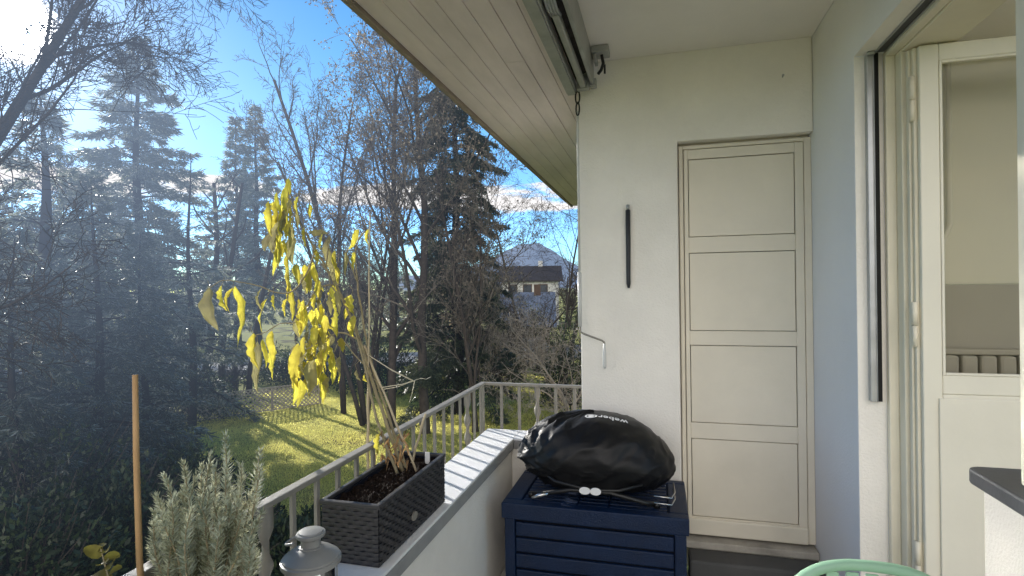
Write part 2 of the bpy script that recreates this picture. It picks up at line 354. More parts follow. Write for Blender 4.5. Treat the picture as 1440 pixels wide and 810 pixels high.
gcol = nd(nt, 'ShaderNodeCombineColor'); L(gs.outputs[0], gcol.inputs[0]); L(gs.outputs[0], gcol.inputs[1]); L(gs.outputs[0], gcol.inputs[2]); L(gcol.outputs[0], gc.inputs[7])
L(gc.outputs[2], bg.inputs['Color']); L(bg.outputs[0], wo.inputs['Surface'])

sl = bpy.data.lights.new('sun', 'SUN'); sl.energy = 5.0; sl.angle = math.radians(.5); sl.color = (1, .94, .84)
so = bpy.data.objects.new('sun', sl); COL.objects.link(so); so.rotation_mode = 'QUATERNION'; so.rotation_quaternion = SUN.to_track_quat('Z', 'Y')
scene.view_settings.view_transform = 'Standard'; scene.view_settings.look = 'None'; scene.view_settings.exposure = 0
scene.cycles.max_bounces = 12; scene.cycles.diffuse_bounces = 8; scene.cycles.transparent_max_bounces = 12
scene.cycles.use_denoising = True; scene.cycles.sample_clamp_indirect = 6.0

M['sillwall'] = paint('sill_wall_plaster', (.50, .475, .43), .85, .06, 1.6, .3, 120, .15)
# ================================================================== the balcony
def solo(mb, name, mat, label, cat, bevel=0, smooth=False, group=None):
    return tag(mb.build(name, mat, None, bevel, smooth), label, cat, group)

tag(MB().box(-.80, -2.2, -.15, .738, 2.972, 0).build('balcony_floor', M['concrete']), kind='structure')
tag(MB().box(-.408, .9, 2.675, .738, 2.968, 2.78).build('ceiling', M['ceiling']), kind='structure')

# end wall with the closet recess
W = 2.97
mb = MB().prism([(-.408, -.02), (.104, -.02), (.104, 2.216), (.739, 2.216), (.739, 2.79), (-.408, 2.79)], W, 3.06).box(-.408, 3.0615, -.02, .739, 3.9, 2.79)
solo(mb, 'end_wall', M['plaster'], 'white rendered end wall of the balcony around the narrow cream closet door', 'wall', .006)
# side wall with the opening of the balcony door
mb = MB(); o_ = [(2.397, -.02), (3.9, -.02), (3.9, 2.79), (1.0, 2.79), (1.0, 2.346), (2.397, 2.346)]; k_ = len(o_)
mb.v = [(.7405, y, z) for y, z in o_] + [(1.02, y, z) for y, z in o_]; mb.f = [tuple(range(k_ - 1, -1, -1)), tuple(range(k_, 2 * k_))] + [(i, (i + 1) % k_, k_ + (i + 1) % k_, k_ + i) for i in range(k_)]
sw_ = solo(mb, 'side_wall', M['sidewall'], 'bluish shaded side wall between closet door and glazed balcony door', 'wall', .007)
MB().box(.7412, 2.3957, -.02, .837, 2.3969, 2.3453).box(.7412, 1.45, 2.3452, .7985, 2.3955, 2.3459).build('reveal', M['plaster'], sw_)
mb = MB().box(.727, -1.4, -.02, .95, 1.525, 1.0)
solo(mb, 'sill_wall', M['sillwall'], 'low white sunlit wall under the dark slate window sill', 'wall', .008)

# window over the low wall
win = thing('window', 'sunlit white window jamb at the right edge above the slate sill', 'window', (.80, 1.3, 1.03))
MB().box(.742, 1.34, 1.036, .83, 1.412, 2.344).box(.742, -1.3, 1.036, .83, -1.23, 2.344).box(.742, -1.23, 1.036, .83, 1.34, 1.09).box(.742, -1.23, 2.28, .83, 1.34, 2.344).build('frame', M['jamb'], win, .004)
MB().box(.79, -1.23, 1.09, .796, 1.34, 2.28).build('pane', M['pane'], win)
# slate slab with a rounded corner
s = MB(); pts = []
x0, x1, y1, r = .698, .95, 1.542, .03
out = [(x1, -1.4), (x1, y1)] + [(x0 + r - r * math.sin(a), y1 - r + r * math.cos(a)) for a in [k * PI / 2 / 8 for k in range(9)]] + [(x0, -1.4)]
n = len(out); s.v = [(x, y, .998) for x, y in out] + [(x, y, 1.034) for x, y in out]
s.f = [tuple(range(n)), tuple(range(2 * n - 1, n - 1, -1))] + [((i + 1) % n, i, n + i, n + (i + 1) % n) for i in range(n)]
solo(s, 'window_sill', M['slate'], 'dark slate window sill slab with a rounded corner', 'window sill', .006)

# closet door in its recess
DY = 3.012
d = thing('closet_door', 'narrow cream closet door with four recessed panels in the end wall', 'door', (.41, DY, .16))
MB().box(.112, DY + .004, .175, .132, DY + .045, 2.20).box(.132, DY + .004, 2.182, .706, DY + .045, 2.20).box(.706, DY + .004, .175, .7395, DY + .045, 2.20).build('frame', M['cream'], d, .003)
st = MB()
xs = (.136, .1565, .664, .703); zs = [(.176, .268), (.674, .756), (1.160, 1.234), (1.640, 1.722), (2.128, 2.178)]
st.box(xs[0], DY, .176, xs[1], DY + .03, 2.178).box(xs[2], DY, .176, xs[3], DY + .03, 2.178)
for a, b in zs: st.box(xs[1], DY + .0005, a, xs[2], DY + .03, b)
leaf = st.build('door_leaf', M['cream'], d, .0025)
MB().box(xs[0], DY + .0305, .176, xs[3], DY + .036, 2.178).build('backing', M['gap'], leaf)
pz = [(.268, .674), (.756, 1.160), (1.234, 1.640), (1.722, 2.128)]
for a, b in pz: MB().box(xs[1] + .0035, DY + .0035, a + .003, xs[2] - .0035, DY + .029, b - .0035).build('panel', M['cream'], d, .002)
MB().box(.136, DY - .016, .178, .704, DY - .001, .262).build('kick_board', M['cream'], d, .008)
solo(MB().box(.1065, 2.945, .128, .7385, 3.058, .166), 'door_sill', M['sill_worn'], 'worn grey threshold board under the closet door', 'threshold', .006)
solo(MB().box(.13, 2.80, .0, .7385, 2.943, .135).box(.13, 2.70, 0, .7385, 2.797, .06), 'door_step', M['step'], 'dark grey step in front of the closet door', 'step', .012)

# parapet with its coping
par = thing('parapet', 'low beige balcony wall carrying the planter and lantern', 'parapet wall', (-.9, 1.5, 0))
MB().box(-.985, -2.2, -.3, -.812, 3.15, .565).box(-.810, 2.992, -.3, -.410, 3.15, .565).build('wall', M['plaster'], par, .004)
MB().box(-1.005, -2.2, .6145, -.797, 3.165, .625).box(-.7965, 2.977, .6145, -.411, 3.165, .6246).build('coping', M['coping'], par, .003)
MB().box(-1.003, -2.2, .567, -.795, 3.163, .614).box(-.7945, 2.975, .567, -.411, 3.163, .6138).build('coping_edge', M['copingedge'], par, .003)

# iron railing outside the parapet
RX, RY, RZ = -1.045, 3.205, .90
rl = thing('railing', 'grey iron balcony railing with twisted posts along the parapet', 'railing', (RX, 1.5, .3))
MB().bar((RX, -2.2, RZ - .012), (RX, RY + .017, RZ - .012), .036, .016).bar((RX + .018, RY, RZ - .0125), (-.409, RY, RZ - .0125), .034, .016).build('handrail', M['iron'], rl, .004)
MB().bar((RX, -2.2, .36), (RX, RY + .01, .36), .012, .03).bar((RX + .006, RY, .36), (-.409, RY, .36), .012, .03).build('bottom_rail', M['iron'], rl, .003)
def twisted(x, y, z0, z1):
    m = MB(); N = 60
    for i in range(N + 1):
        z = z0 + (z1 - z0) * i / N; f = (z1 - z) / (z1 - z0)
        t = min(1, max(0, (f - .12) / .45)); a = t * 2 * PI * 1.1
        wv = .017 if f < .12 else .016
        for k in range(4):
            b = a + PI / 4 + k * PI / 2
            sx = 1.25 if k % 2 == 0 else .62
            m.v.append((x + wv * sx * math.cos(b), y + wv * sx * math.sin(b), z))
    for i in range(N):
        for k in range(4):
            k2 = (k + 1) % 4; m.f.append((i * 4 + k, i * 4 + k2, i * 4 + 4 + k2, i * 4 + 4 + k))
    return m
tw = {0, 14}
ys = [1.275 + .1174 * k for k in range(-14, 17)]
for k, y in zip(range(-14, 17), ys):
    if y > RY - .02: continue
    if k in tw: twisted(RX, y, .376, RZ - .021).build('twisted_post', M['iron'], rl, 0, True)
    else: MB().box(RX - .006, y - .009, .376, RX + .006, y + .009, RZ - .0205).build('baluster', M['iron'], rl, .002)
for k in range(0, 5):
    x = -.482 - .1115 * k
    if k == 2: twisted(x, RY, .376, RZ - .021).build('twisted_post', M['iron'], rl, 0, True)
    else: MB().box(x - .009, RY - .006, .376, x + .009, RY + .006, RZ - .0205).build('baluster', M['iron'], rl, .002)
MB().box(RX - .008, RY - .008, .376, RX + .008, RY + .008, RZ - .0205).build('baluster', M['iron'], rl, .002)

# eaves soffit of painted boards
sf = thing('eaves', 'weathered board soffit of the roof overhang', 'roof eaves', (-.75, 3, 2.55))
mb = MB(); rng = random.Random(4); x = -1.085
while x < -.41:
    x2 = min(x + .0965, -.4085); z = 2.552 + rng.uniform(-.0012, .0012); cut = rng.uniform(2.2, 5.5)
    mb.box(x + .0018, -.6, z, x2 - .0018, cut - .001, z + .018).box(x + .0018, cut + .001, z + rng.uniform(-.0008, .0008), x2 - .0018, 7.3, z + .018)
    x = x2
mb.build('soffit_boards', M['soffit'], sf, .0015)
MB().box(-1.083, -.6, 2.5725, -.4085, 7.3, 2.63).build('roof_deck', M['gap'], sf)
MB().box(-1.11, -.6, 2.535, -1.087, 7.3, 2.70).build('fascia', M['fascia'], sf, .003)
MB().box(-1.19, -.6, 2.60, -1.112, 7.3, 2.66).build('gutter', M['fascia'], sf, .012)

# folded awning under the ceiling
aw = thing('awning', 'folded grey awning mounted under the ceiling beside the soffit', 'awning', (-.38, 2.9, 2.6))
MB().box(-.456, -.6, 2.496, -.412, 2.93, 2.549).box(-.462, -.6, 2.505, -.4565, 2.93, 2.54).box(-.4115, -.6, 2.505, -.405, 2.92, 2.54).build('front_bar', M['awning_grey'], aw, .002)
m = MB(); m.tube([(-.372, -.6, 2.618), (-.372, 2.86, 2.618)], .042, 18); m.build('fabric_roll', M['awning_dark'], aw, 0, True)
MB().box(-.330, -.6, 2.528, -.312, 2.90, 2.674).box(-.400, -.6, 2.655, -.331, 2.90, 2.672).build('back_rail', M['awning_grey'], aw, .003)
arm = MB().bar((-.372, 2.10, 2.533), (-.366, 2.86, 2.521), .030, .034).build('folding_arm', M['awning_grey'], aw, .006)
MB().bar((-.385, .2, 2.545), (-.378, 2.10, 2.540), .026, .030).build('upper_arm', M['awning_grey'], arm, .006)
m = MB()
for q in (-.016, -.005, .006, .017): m.tube([(-.375 + q, 1.98, 2.53), (-.374 + q, 2.05, 2.518), (-.372 + q, 2.12, 2.53)], .0062, 8)
m.build('elbow', M['alu'], arm, 0, True)
MB().box(-.40, 2.86, 2.50, -.335, 2.90, 2.60).box(-.335, 2.885, 2.515, -.30, 2.925, 2.56).build('end_cap', M['awning_grey'], aw, .004)
br = MB().box(-.311, 2.76, 2.642, -.225, 2.86, 2.674).box(-.30, 2.775, 2.60, -.285, 2.845, 2.642).build('bracket', M['awning_grey'], aw, .004)
m = MB(); m.tube([(-.262, 2.80, 2.64), (-.255, 2.81, 2.60), (-.268, 2.83, 2.575), (-.285, 2.84, 2.56)], .008, 8); m.tube([(-.25, 2.83, 2.60), (-.25, 2.83, 2.555)], .005, 8); m.build('bolt', M['black_metal'], br, 0, True)
CX, CYY = -.402, 2.915
m = MB(); cz = 2.478
for dz, sx in ((0, 1), (-.062, .8)):
    lp = [(CX + .011 * sx * math.cos(a), CYY + .004 * math.sin(a), cz + dz + .036 * math.sin(a)) for a in [k * 2 * PI / 16 for k in range(17)]]
    m.tube(lp, .0045, 6, False)
m.tube([(CX, CYY - .01, 2.52), (CX, CYY, 2.505)], .010, 8)
m.build('crank_eye', M['black_metal'], aw, 0, True)

cr = thing('crank_rod', 'thin white awning crank rod hanging at the wall corner', 'crank', (CX, CYY, 1.0))
m = MB(); m.tube([(CX, CYY, 2.405), (CX - .001, CYY, 2.3), (CX - .002, CYY, 1.55)], .0065, 10)
m.build('rod', M['rod'], cr, 0, True)
m = MB(); m.tube([(CX - .002, CYY, 1.55), (CX - .002, CYY, 1.26)], .0105, 12); m.build('sleeve', M['rod'], cr, 0, True)
m = MB(); m.tube([(CX - .002, CYY, 1.262), (CX, CYY - .003, 1.232), (CX + .02, CYY - .012, 1.222), (-.288, CYY - .03, 1.190), (-.277, CYY - .031, 1.183), (-.275, CYY - .031, 1.17)], .0052, 8); m.build('crank_arm', M['iron'], cr, 0, True)
m = MB(); m.tube([(-.275, CYY - .031, 1.175), (-.275, CYY - .031, 1.13), (-.2745, CYY - .031, 1.06), (-.2745, CYY - .031, 1.045)], [.006, .009, .0105, .006], 10); m.build('handle', M['rod'], cr, 0, True)

hk = thing('wall_rod', 'short dark rod hanging on the white wall left of the closet door', 'rod', (-.151, 2.955, 1.46))
m = MB(); m.tube([(-.150, 2.957, 1.872), (-.1505, 2.957, 1.70), (-.1515, 2.957, 1.52), (-.1515, 2.957, 1.485), (-.151, 2.957, 1.462)], [.0125, .0125, .011, .011, .006], 12); m.build('rod', M['hook'], hk, 0, True)
m = MB(); m.tube([(-.150, 2.957, 1.872), (-.150, 2.957, 1.90)], .009, 10); m.tube([(-.150, 2.969, 1.895), (-.150, 2.945, 1.895)], .006, 8); m.build('hanger', M['alu'], hk, 0, True)
m = MB(); m.tube([(.605, 2.969, 2.494), (.605, 2.955, 2.497)], .0035, 8); m.tube([(.605, 2.955, 2.497), (.605, 2.952, 2.497)], .006, 8)
solo(m, 'wall_nail', M['alu'], 'tiny nail in the white wall above the closet door', 'nail')

# reveal of the balcony door: shutter guide, frame, leaf
sg = thing('shutter_guide', 'grey aluminium shutter channel running down the door reveal and along its head', 'shutter channel', (.8, 2.39, 1.02))
ct = MB().box(.776, 2.368, 1.02, .794, 2.3955, 2.344).box(.797, 2.368, 1.02, .8005, 2.3955, 2.344).build('channel', M['alu'], sg, .002)
MB().box(.8008, 2.374, 1.02, .8165, 2.3955, 2.344).build('slot', M['blackrub'], sg)
MB().box(.7945, 2.372, 1.02, .7968, 2.3955, 2.344).build('brush', M['rod'], sg)
hd = MB().box(.800, 1.46, 2.3395, .806, 2.366, 2.3455).box(.832, 1.46, 2.338, .838, 2.366, 2.3455).build('head_channel', M['alu'], sg, .0015)
MB().box(.8065, 1.46, 2.342, .8315, 2.366, 2.3456).build('head_slot', M['alu_dark'], sg)
MB().box(.772, 2.350, 2.332, .80, 2.3675, 2.3445).build('corner_cap', M['alu'], sg, .004)

fd = thing('balcony_door', 'open cream balcony door leaf with glass above a solid lower panel', 'door', (.89, 2.3, .05))
fr = MB().box(.838, 2.372, .03, .872, 2.3965, 2.345).box(.872, 2.325, .03, .905, 2.3965, 2.345)
fr.box(.838, 1.44, 2.325, .872, 2.371, 2.345).box(.872, 1.44, 2.318, 1.03, 2.3245, 2.3445)
fr.build('frame', M['frame'], fd, .004)
LY = 2.262; LX = .905; LX2 = 1.66
st = MB().box(LX, LY, .06, .965, LY + .045, 2.312).box(1.60, LY, .06, LX2, LY + .045, 2.312).box(.965, LY + .0004, 2.252, 1.60, LY + .0446, 2.312).box(.965, LY + .0004, 1.075, 1.60, LY + .0446, 1.142).box(.965, LY + .0004, .06, 1.60, LY + .0446, .16)
lf = st.build('door_leaf', M['leaf_door'], fd, .004)
MB().box(.9655, LY + .002, .1605, 1.5995, LY + .034, 1.0745).build('lower_panel', M['leaf_door'], lf, .003)
MB().box(.951, LY - .008, .10, 1.62, LY - .0005, 1.062).build('cover_panel', M['leaf_door'], lf, .003)
g = MB()
g.box(.9652, LY - .002, 1.1425, .974, LY + .012, 2.2515).box(.974, LY - .002, 2.2425, 1.5995, LY + .012, 2.2515).box(.974, LY - .002, 1.1425, 1.5995, LY + .012, 1.151)
g.build('glazing_bead', M['leaf_door'], lf, .002)
MB().box(.9745, LY + .0125, 1.1515, 1.599, LY + .0165, 2.242).build('pane', M['pane'], lf)
# stepped rebate edge beside the leaf and the two hinges
MB().box(.893, LY + .018, .06, .9045, LY + .05, 2.312).box(.884, LY + .034, .06, .8925, LY + .056, 2.312).build('rebate_edge', M['frame'], fd, .002)
for z in (2.05, 1.24, .38):
    h = MB(); h.tube([(.8885, LY + .018, z), (.8885, LY + .018, z + .075)], .0085, 12); h.tube([(.8885, LY + .018, z + .077), (.8885, LY + .018, z + .16)], .0095, 12)
    h.build('hinge', M['frame'], fd, 0, True)

# the room behind
tag(MB().box(.955, 1.0, -.08, 3.6, 2.60, -.02).build('room_floor', M['room_floor']), kind='structure')
tag(MB().box(1.035, 1.7, 2.425, 3.6, 2.60, 2.5).build('room_ceiling', M['ceiling']), kind='structure')
rw = thing('room_wall', 'pale room wall with grey lower half seen through the door glass', 'wall', (2, 2.62, 0))
MB().box(1.021, 2.605, 1.462, 3.6, 2.7, 2.5).build('upper_wall', M['room_wall'], rw)
MB().box(1.021, 2.600, -.02, 3.6, 2.7, 1.460).build('dado', M['room_dado'], rw, .003)  # grey half paints in the darker reflection of the lower pane
m = MB(); m.tube([(1.135, 2.585, 2.42), (1.135, 2.585, 1.70), (1.120, 2.585, 1.66), (1.105, 2.585, 1.62), (1.105, 2.585, 1.2)], .010, 8)
solo(m, 'heating_pipe', M['room_wall'], 'thin vertical pipe with a bend seen through the door glass', 'pipe', 0, True)
tag(MB().box(1.028, 1.9, 2.414, 1.04, 2.28, 2.4245).build('curtain_track', M['fascia']), 'dark thin curtain track on the room ceiling above the door', 'curtain track')
rd = thing('radiator', 'grey ribbed radiator behind the door glass', 'radiator', (1.5, 2.5, .3))
mb = MB()
for k in range(16): mb.box(1.07 + k * .062, 2.50, .35, 1.07 + k * .062 + .054, 2.585, 1.185)
mb.build('fins', M['room_dado'], rd, .01)
MB().box(1.06, 2.515, 1.187, 2.06, 2.57, 1.21).build('top_rail', M['room_dado'], rd, .006)
# ================================================================== things on the balcony
# storage box
bx = thing('storage_box', 'navy blue plastic storage box with slatted lid and grooved front', 'storage box', (-.3, 2.7, 0))
X0, X1, Y0, Y1, ZT = -.722, .116, 2.462, 2.945, .47
LID = .075
for sx in (X0 + .012, X1 - .062):
    for sy in (Y0 + .010, Y1 - .06): MB().box(sx, sy, 0, sx + .05, sy + .05, ZT - LID).build('corner_post', M['navy'], bx, .008)
def boards(name, horiz):
    z = .02; h = .0735; m = MB()
    while z + h < ZT - LID + .03:
        z1 = min(z + h - .009, ZT - LID - .006)
        if horiz == 'front': m.box(X0 + .064, Y0 + .016, z, X1 - .064, Y0 + .034, z1)
        elif horiz == 'left': m.box(X0 + .020, Y0 + .062, z, X0 + .038, Y1 - .062, z1)
        else: m.box(X1 - .038, Y0 + .062, z, X1 - .020, Y1 - .062, z1)
        z += h
    return m.build(name, M['navy'], bx, .006)
boards('front_panel', 'front'); boards('side_panel', 'left'); boards('side_panel', 'right')
MB().box(X0 + .05, Y0 + .0365, .015, X1 - .05, Y1 - .03, ZT - LID - .004).build('liner', M['navy_dark'], bx)
lid = MB().box(X0, Y0, ZT - LID, X1, Y0 + .058, ZT).box(X0, Y1 - .05, ZT - LID, X1, Y1, ZT).box(X0, Y0 + .058, ZT - LID, X0 + .085, Y1 - .05, ZT - .0005).box(X1 - .085, Y0 + .058, ZT - LID, X1, Y1 - .05, ZT - .0005)
lid.box(X0 + .085, Y0 + .058, ZT - LID + .01, X1 - .085, Y1 - .05, ZT - .012)
lo = lid.build('lid', M['navy'], bx, .007)
sl_ = MB(); y = Y0 + .064; k = 0
while y < Y1 - .075:
    for a, c in ((X0 + .09, X0 + .345), (X0 + .351, X1 - .351), (X1 - .345, X1 - .09)):
        sl_.box(a, y, ZT - .013, c, y + .030, ZT - .003)
    y += .041
sl_.build('lid_slats', M['navy'], lo, .004)

# portable barbecue under its cover
gr = thing('barbecue', 'portable barbecue under a black vinyl cover on the navy box', 'barbecue', (-.31, 2.71, ZT))
gx, gy, ga, gb = -.312, 2.715, .372, .232
NU, NV = 150, 90
V = []; F = []
def cover_pt(t, ph):
    ct, st_ = math.cos(t), math.sin(t)
    ex = .86
    cx = math.copysign(abs(ct) ** ex, ct); cy = math.copysign(abs(st_) ** ex, st_)
    if ph >= 0:
        rr = math.cos(ph) ** .82; z = .655 + .198 * math.sin(ph) ** 1.05
        z -= .050 * max(0, rr * cx) ** 2 + .018 * max(0, -rr * cx) ** 2
    else:
        q = -ph / (PI / 2); rr = 1 - .17 * q ** 1.3 - .10 * max(0, -cx) * q; z = .655 - .050 * max(0, rr * cx) ** 2 - .018 * max(0, -rr * cx) ** 2 - .125 * q
        z += .030 * q * (cx * cx)
    p = Vector((gx + ga * rr * cx, gy + gb * rr * cy, z))
    nrm = Vector((cx / ga * rr, cy / gb * rr, math.sin(ph) / .2 * 1.2)).normalized()
    k = (1 if ph < 0 else (1 - (ph / (PI / 2)) ** 1.5 * .85))
    a = noise.fractal(Vector((p.x * 7, p.y * 7, p.z * 11)), 1.0, 2.0, 2) * .014
    rid = (1 - abs(noise.noise(Vector((p.x * 9 + 3.1, p.y * 7, p.z * 18 - p.x * 12))))) ** 6 * .013
    lf_ = max(0, -cx) ** 3 * max(0, -cy + .5)
    fold = math.sin(t * 17 + ph * 5) * .008 * lf_ + (1 - abs(math.sin(t * 9 + ph * 7 + p.x * 9))) ** 5 * .020 * lf_
    return p + nrm * (k * (a + rid * .6) + fold)
for j in range(NV + 1):
    ph = -PI / 2 + PI * j / NV * .9999 if j < NV else PI / 2 * .9995
    for i in range(NU): V.append(tuple(cover_pt(2 * PI * i / NU, ph)))
for j in range(NV):
    for i in range(NU):
        i2 = (i + 1) % NU; F.append((j * NU + i, j * NU + i2, j * NU + NU + i2, j * NU + NU + i))
F.append(tuple(NV * NU + i for i in range(NU)))
cv = MB(); cv.v = V; cv.f = F
co = cv.build('cover', M['cover'], gr, 0, True)
bvh = BVHTree.FromPolygons([Vector(v) for v in V], F)
def drape(me_name, me, cx, cy, rot, parent, lift=.0025):
    c, s_ = math.cos(rot), math.sin(rot)
    for v in me.vertices:
        x = cx + v.co.x * c - v.co.y * s_; y = cy + v.co.x * s_ + v.co.y * c
        h = bvh.ray_cast(Vector((x, y, 2)), Vector((0, 0, -1)))
        v.co = (x, y, (h[0].z if h[0] else .8) + lift)
    return link_mesh(me_name, me, M['white_print'], parent)
import bmesh
def text_mesh(body, size):
    cu = bpy.data.curves.new('lettering', 'FONT'); cu.body = body; cu.size = size; cu.align_x = 'CENTER'; cu.align_y = 'CENTER'; cu.offset = .0012; cu.space_character = 1.08
    o = bpy.data.objects.new('lettering', cu); COL.objects.link(o)
    bpy.context.view_layer.update()
    me = bpy.data.meshes.new_from_object(o.evaluated_get(bpy.context.evaluated_depsgraph_get()))
    bpy.data.objects.remove(o)
    bm = bmesh.new(); bm.from_mesh(me); bmesh.ops.triangulate(bm, faces=bm.faces[:])
    for _ in range(1): bmesh.ops.subdivide_edges(bm, edges=bm.edges[:], cuts=2, use_grid_fill=True)
    bm.to_mesh(me); bm.free(); return me
LETX, LETY, LROT = -.215, 2.645, PI + .05
drape('lettering', text_mesh('weber', .050), LETX, LETY, LROT, co)
def ring_mesh(rx, ry, wd, n=40):
    m = MB()
    for i in range(n):
        a = 2 * PI * i / n
        m.v += [(rx * math.cos(a), ry * math.sin(a), 0), ((rx - wd) * math.cos(a), (ry - wd) * math.sin(a), 0)]
    for i in range(n):
        j = (i + 1) % n; m.f.append((2 * i, 2 * j, 2 * j + 1, 2 * i + 1))
    k = len(m.v)                          # small kettle shape inside the oval: bowl and legs
    m.v += [(rx * .5 * math.cos(a), ry * .5 * math.sin(a), 0) for a in [2 * PI * i / 16 for i in range(16)]]; m.f.append(tuple(range(k, k + 16)))
    me = bpy.data.meshes.new('emblem'); me.from_pydata(m.v, [], m.f); return me
drape('emblem', ring_mesh(.029, .020, .007), LETX - .104, LETY - .006, LROT, co)
m = MB()
m.tube([(-.60, 2.57, ZT + .012), (-.54, 2.535, ZT + .03), (-.40, 2.52, ZT + .065), (-.22, 2.52, ZT + .065), (-.07, 2.53, ZT + .03), (-.02, 2.57, ZT + .012)], .011, 10)
m.tube([(-.56, 2.86, ZT + .012), (-.50, 2.86, ZT + .05), (-.12, 2.86, ZT + .05), (-.06, 2.86, ZT + .012)], .011, 10)
m.tube([(-.40, 2.52, ZT + .065), (-.44, 2.7, ZT + .06), (-.50, 2.86, ZT + .05)], .010, 8); m.tube([(-.22, 2.52, ZT + .065), (-.18, 2.7, ZT + .06), (-.12, 2.86, ZT + .05)], .010, 8)
m.build('leg_frame', M['black_metal'], gr, 0, True)
for p in ((-.60, 2.57), (-.02, 2.57), (-.56, 2.86), (-.06, 2.86)):
    m = MB(); m.tube([(p[0], p[1], ZT - .002), (p[0], p[1], ZT + .02)], .016, 12); m.build('foot', M['black_metal'], gr, 0, True)
m = MB(); m.tube([(-.575, 2.470, ZT + .030), (-.545, 2.47, ZT + .044), (-.50, 2.475, ZT + .056)], [.007, .0085, .0075], 10); m.build('side_handle', M['steel'], gr, 0, True)
m = MB()
for z in (.045, .075): m.tube([(-.03, 2.50, ZT + z), (.045, 2.50, ZT + z - .004), (.06, 2.56, ZT + z), (.055, 2.62, ZT + z + .02)], .0035, 6)
m.build('wire_rack', M['steel'], gr, 0, True)
m = MB(); m.tube([(-.58, 2.60, .60), (-.47, 2.50, .575), (-.30, 2.468, .558), (-.18, 2.482, .562), (-.08, 2.53, .58)], .007, 8)
sp_ = m.build('strap', M['black_metal'], gr, 0, True)
m = MB()
for dx in (-.024, .024):
    pts_ = [(-.305 + dx + .0225 * math.cos(a), 2.456, .560 + .0135 * math.sin(a)) for a in [2 * PI * i / 24 for i in range(24)]]
    n = len(m.v); m.v += pts_ + [(x, y - .007, z) for x, y, z in pts_]
    m.f += [tuple(range(n, n + 24)), tuple(range(n + 47, n + 23, -1))] + [(n + i, n + (i + 1) % 24, n + 24 + (i + 1) % 24, n + 24 + i) for i in range(24)]
m.build('buckle', M['white_print'], sp_, .002)

# wicker planters
def wicker_side(m, a, bb, z0, z1, nrm, cell=.021, row=.0125):
    a = Vector(a); bb = Vector(bb); d = bb - a; Ln = d.length; d.normalize(); nrm = Vector(nrm)
    nr = int((z1 - z0) / row); nc = int(Ln / cell); c = Ln / nc; rh = (z1 - z0) / nr
    for r_ in range(nr):
        zc = z0 + (r_ + .5) * rh; S = 2
        for k in range(nc):
            ph = 1 if (r_ + k) % 2 == 0 else -1
            base = len(m.v)
            for q in range(5):
                t = q / 4; off = (.0022 + .0030 * math.sin(PI * t)) if ph > 0 else .0022 - .0018 * math.sin(PI * t)
                for zz, e in ((-.48, -.0012), (0, .0008), (.48, -.0012)):
                    p = a + d * (c * (k + t)) + nrm * (off + e); m.v.append((p.x, p.y, zc + zz * rh))
            for q in range(4):
                for e in range(2): m.f.append((base + q * 3 + e, base + q * 3 + 3 + e, base + q * 3 + 4 + e, base + q * 3 + 1 + e))
def planter(label, x0, y0, x1, y1, z0, z1, taper=.012):
    t = thing('planter', label, 'planter', ((x0 + x1) / 2, (y0 + y1) / 2, z0), 'dark wicker planters on the parapet')
    m = MB()
    for a, b_, n in (((x0, y0), (x1, y0), (0, -1, 0)), ((x1, y0), (x1, y1), (1, 0, 0)), ((x1, y1), (x0, y1), (0, 1, 0)), ((x0, y1), (x0, y0), (-1, 0, 0))):
        wicker_side(m, (a[0], a[1], 0), (b_[0], b_[1], 0), z0 + .004, z1 - .014, n)
    bk = m.build('basket', M['wicker'], t, 0, True)
    MB().box(x0 + .001, y0 + .001, z0 + .0005, x1 - .001, y0 + .012, z1 - .014).box(x0 + .001, y1 - .012, z0 + .0005, x1 - .001, y1 - .001, z1 - .014).box(x0 + .001, y0 + .012, z0 + .0005, x0 + .012, y1 - .012, z1 - .0145).box(x1 - .012, y0 + .012, z0 + .0005, x1 - .001, y1 - .012, z1 - .0145).box(x0 + .012, y0 + .012, z0 + .0005, x1 - .012, y1 - .012, z0 + .012).build('liner', M['navy_dark'], bk)
    o = .006
    MB().box(x0 - o, y0 - o, z1 - .0135, x1 + o, y0 + .010, z1).box(x0 - o, y1 - .010, z1 - .0135, x1 + o, y1 + o, z1).box(x0 - o, y0 + .010, z1 - .0135, x0 + .010, y1 - .010, z1 - .0003).box(x1 - .010, y0 + .010, z1 - .0135, x1 + o, y1 - .010, z1 - .0003).build('rim', M['wicker2'], t, .003)
    rg = np.random.default_rng(3)
    nx, ny = 26, 60
    V = []; F = []
    for j in range(ny + 1):
        for i in range(nx + 1):
            x = x0 + .012 + (x1 - x0 - .024) * i / nx; y = y0 + .012 + (y1 - y0 - .024) * j / ny
            V.append((x, y, z1 - .026 + .018 * noise.fractal(Vector((x * 38, y * 38, 0)), 1.0, 2.0, 4)))
    for j in range(ny):
        for i in range(nx): F.append((j * (nx + 1) + i, j * (nx + 1) + i + 1, (j + 1) * (nx + 1) + i + 1, (j + 1) * (nx + 1) + i))
    for _ in range(340):
        x = rg.uniform(x0 + .02, x1 - .02); y = rg.uniform(y0 + .02, y1 - .02); r = rg.uniform(.003, .010); z = z1 - .026 + .018 * noise.fractal(Vector((x * 38, y * 38, 0)), 1.0, 2.0, 4)
        n = len(V); V += [(x + r * rg.uniform(.6, 1.3), y, z), (x, y + r * rg.uniform(.6, 1.3), z), (x - r, y, z), (x, y - r, z), (x, y, z + r * rg.uniform(.5, 1.2))]
        F += [(n, n + 1, n + 4), (n + 1, n + 2, n + 4), (n + 2, n + 3, n + 4), (n + 3, n, n + 4)]
    s_ = MB(); s_.v = V; s_.f = F; s_.build('soil', M['soil'], t)
    return t
M['wicker2'] = paint('wicker_rim', (.05, .048, .05), .4, .3, 20, 0, 40, .4)
PZ = .6265
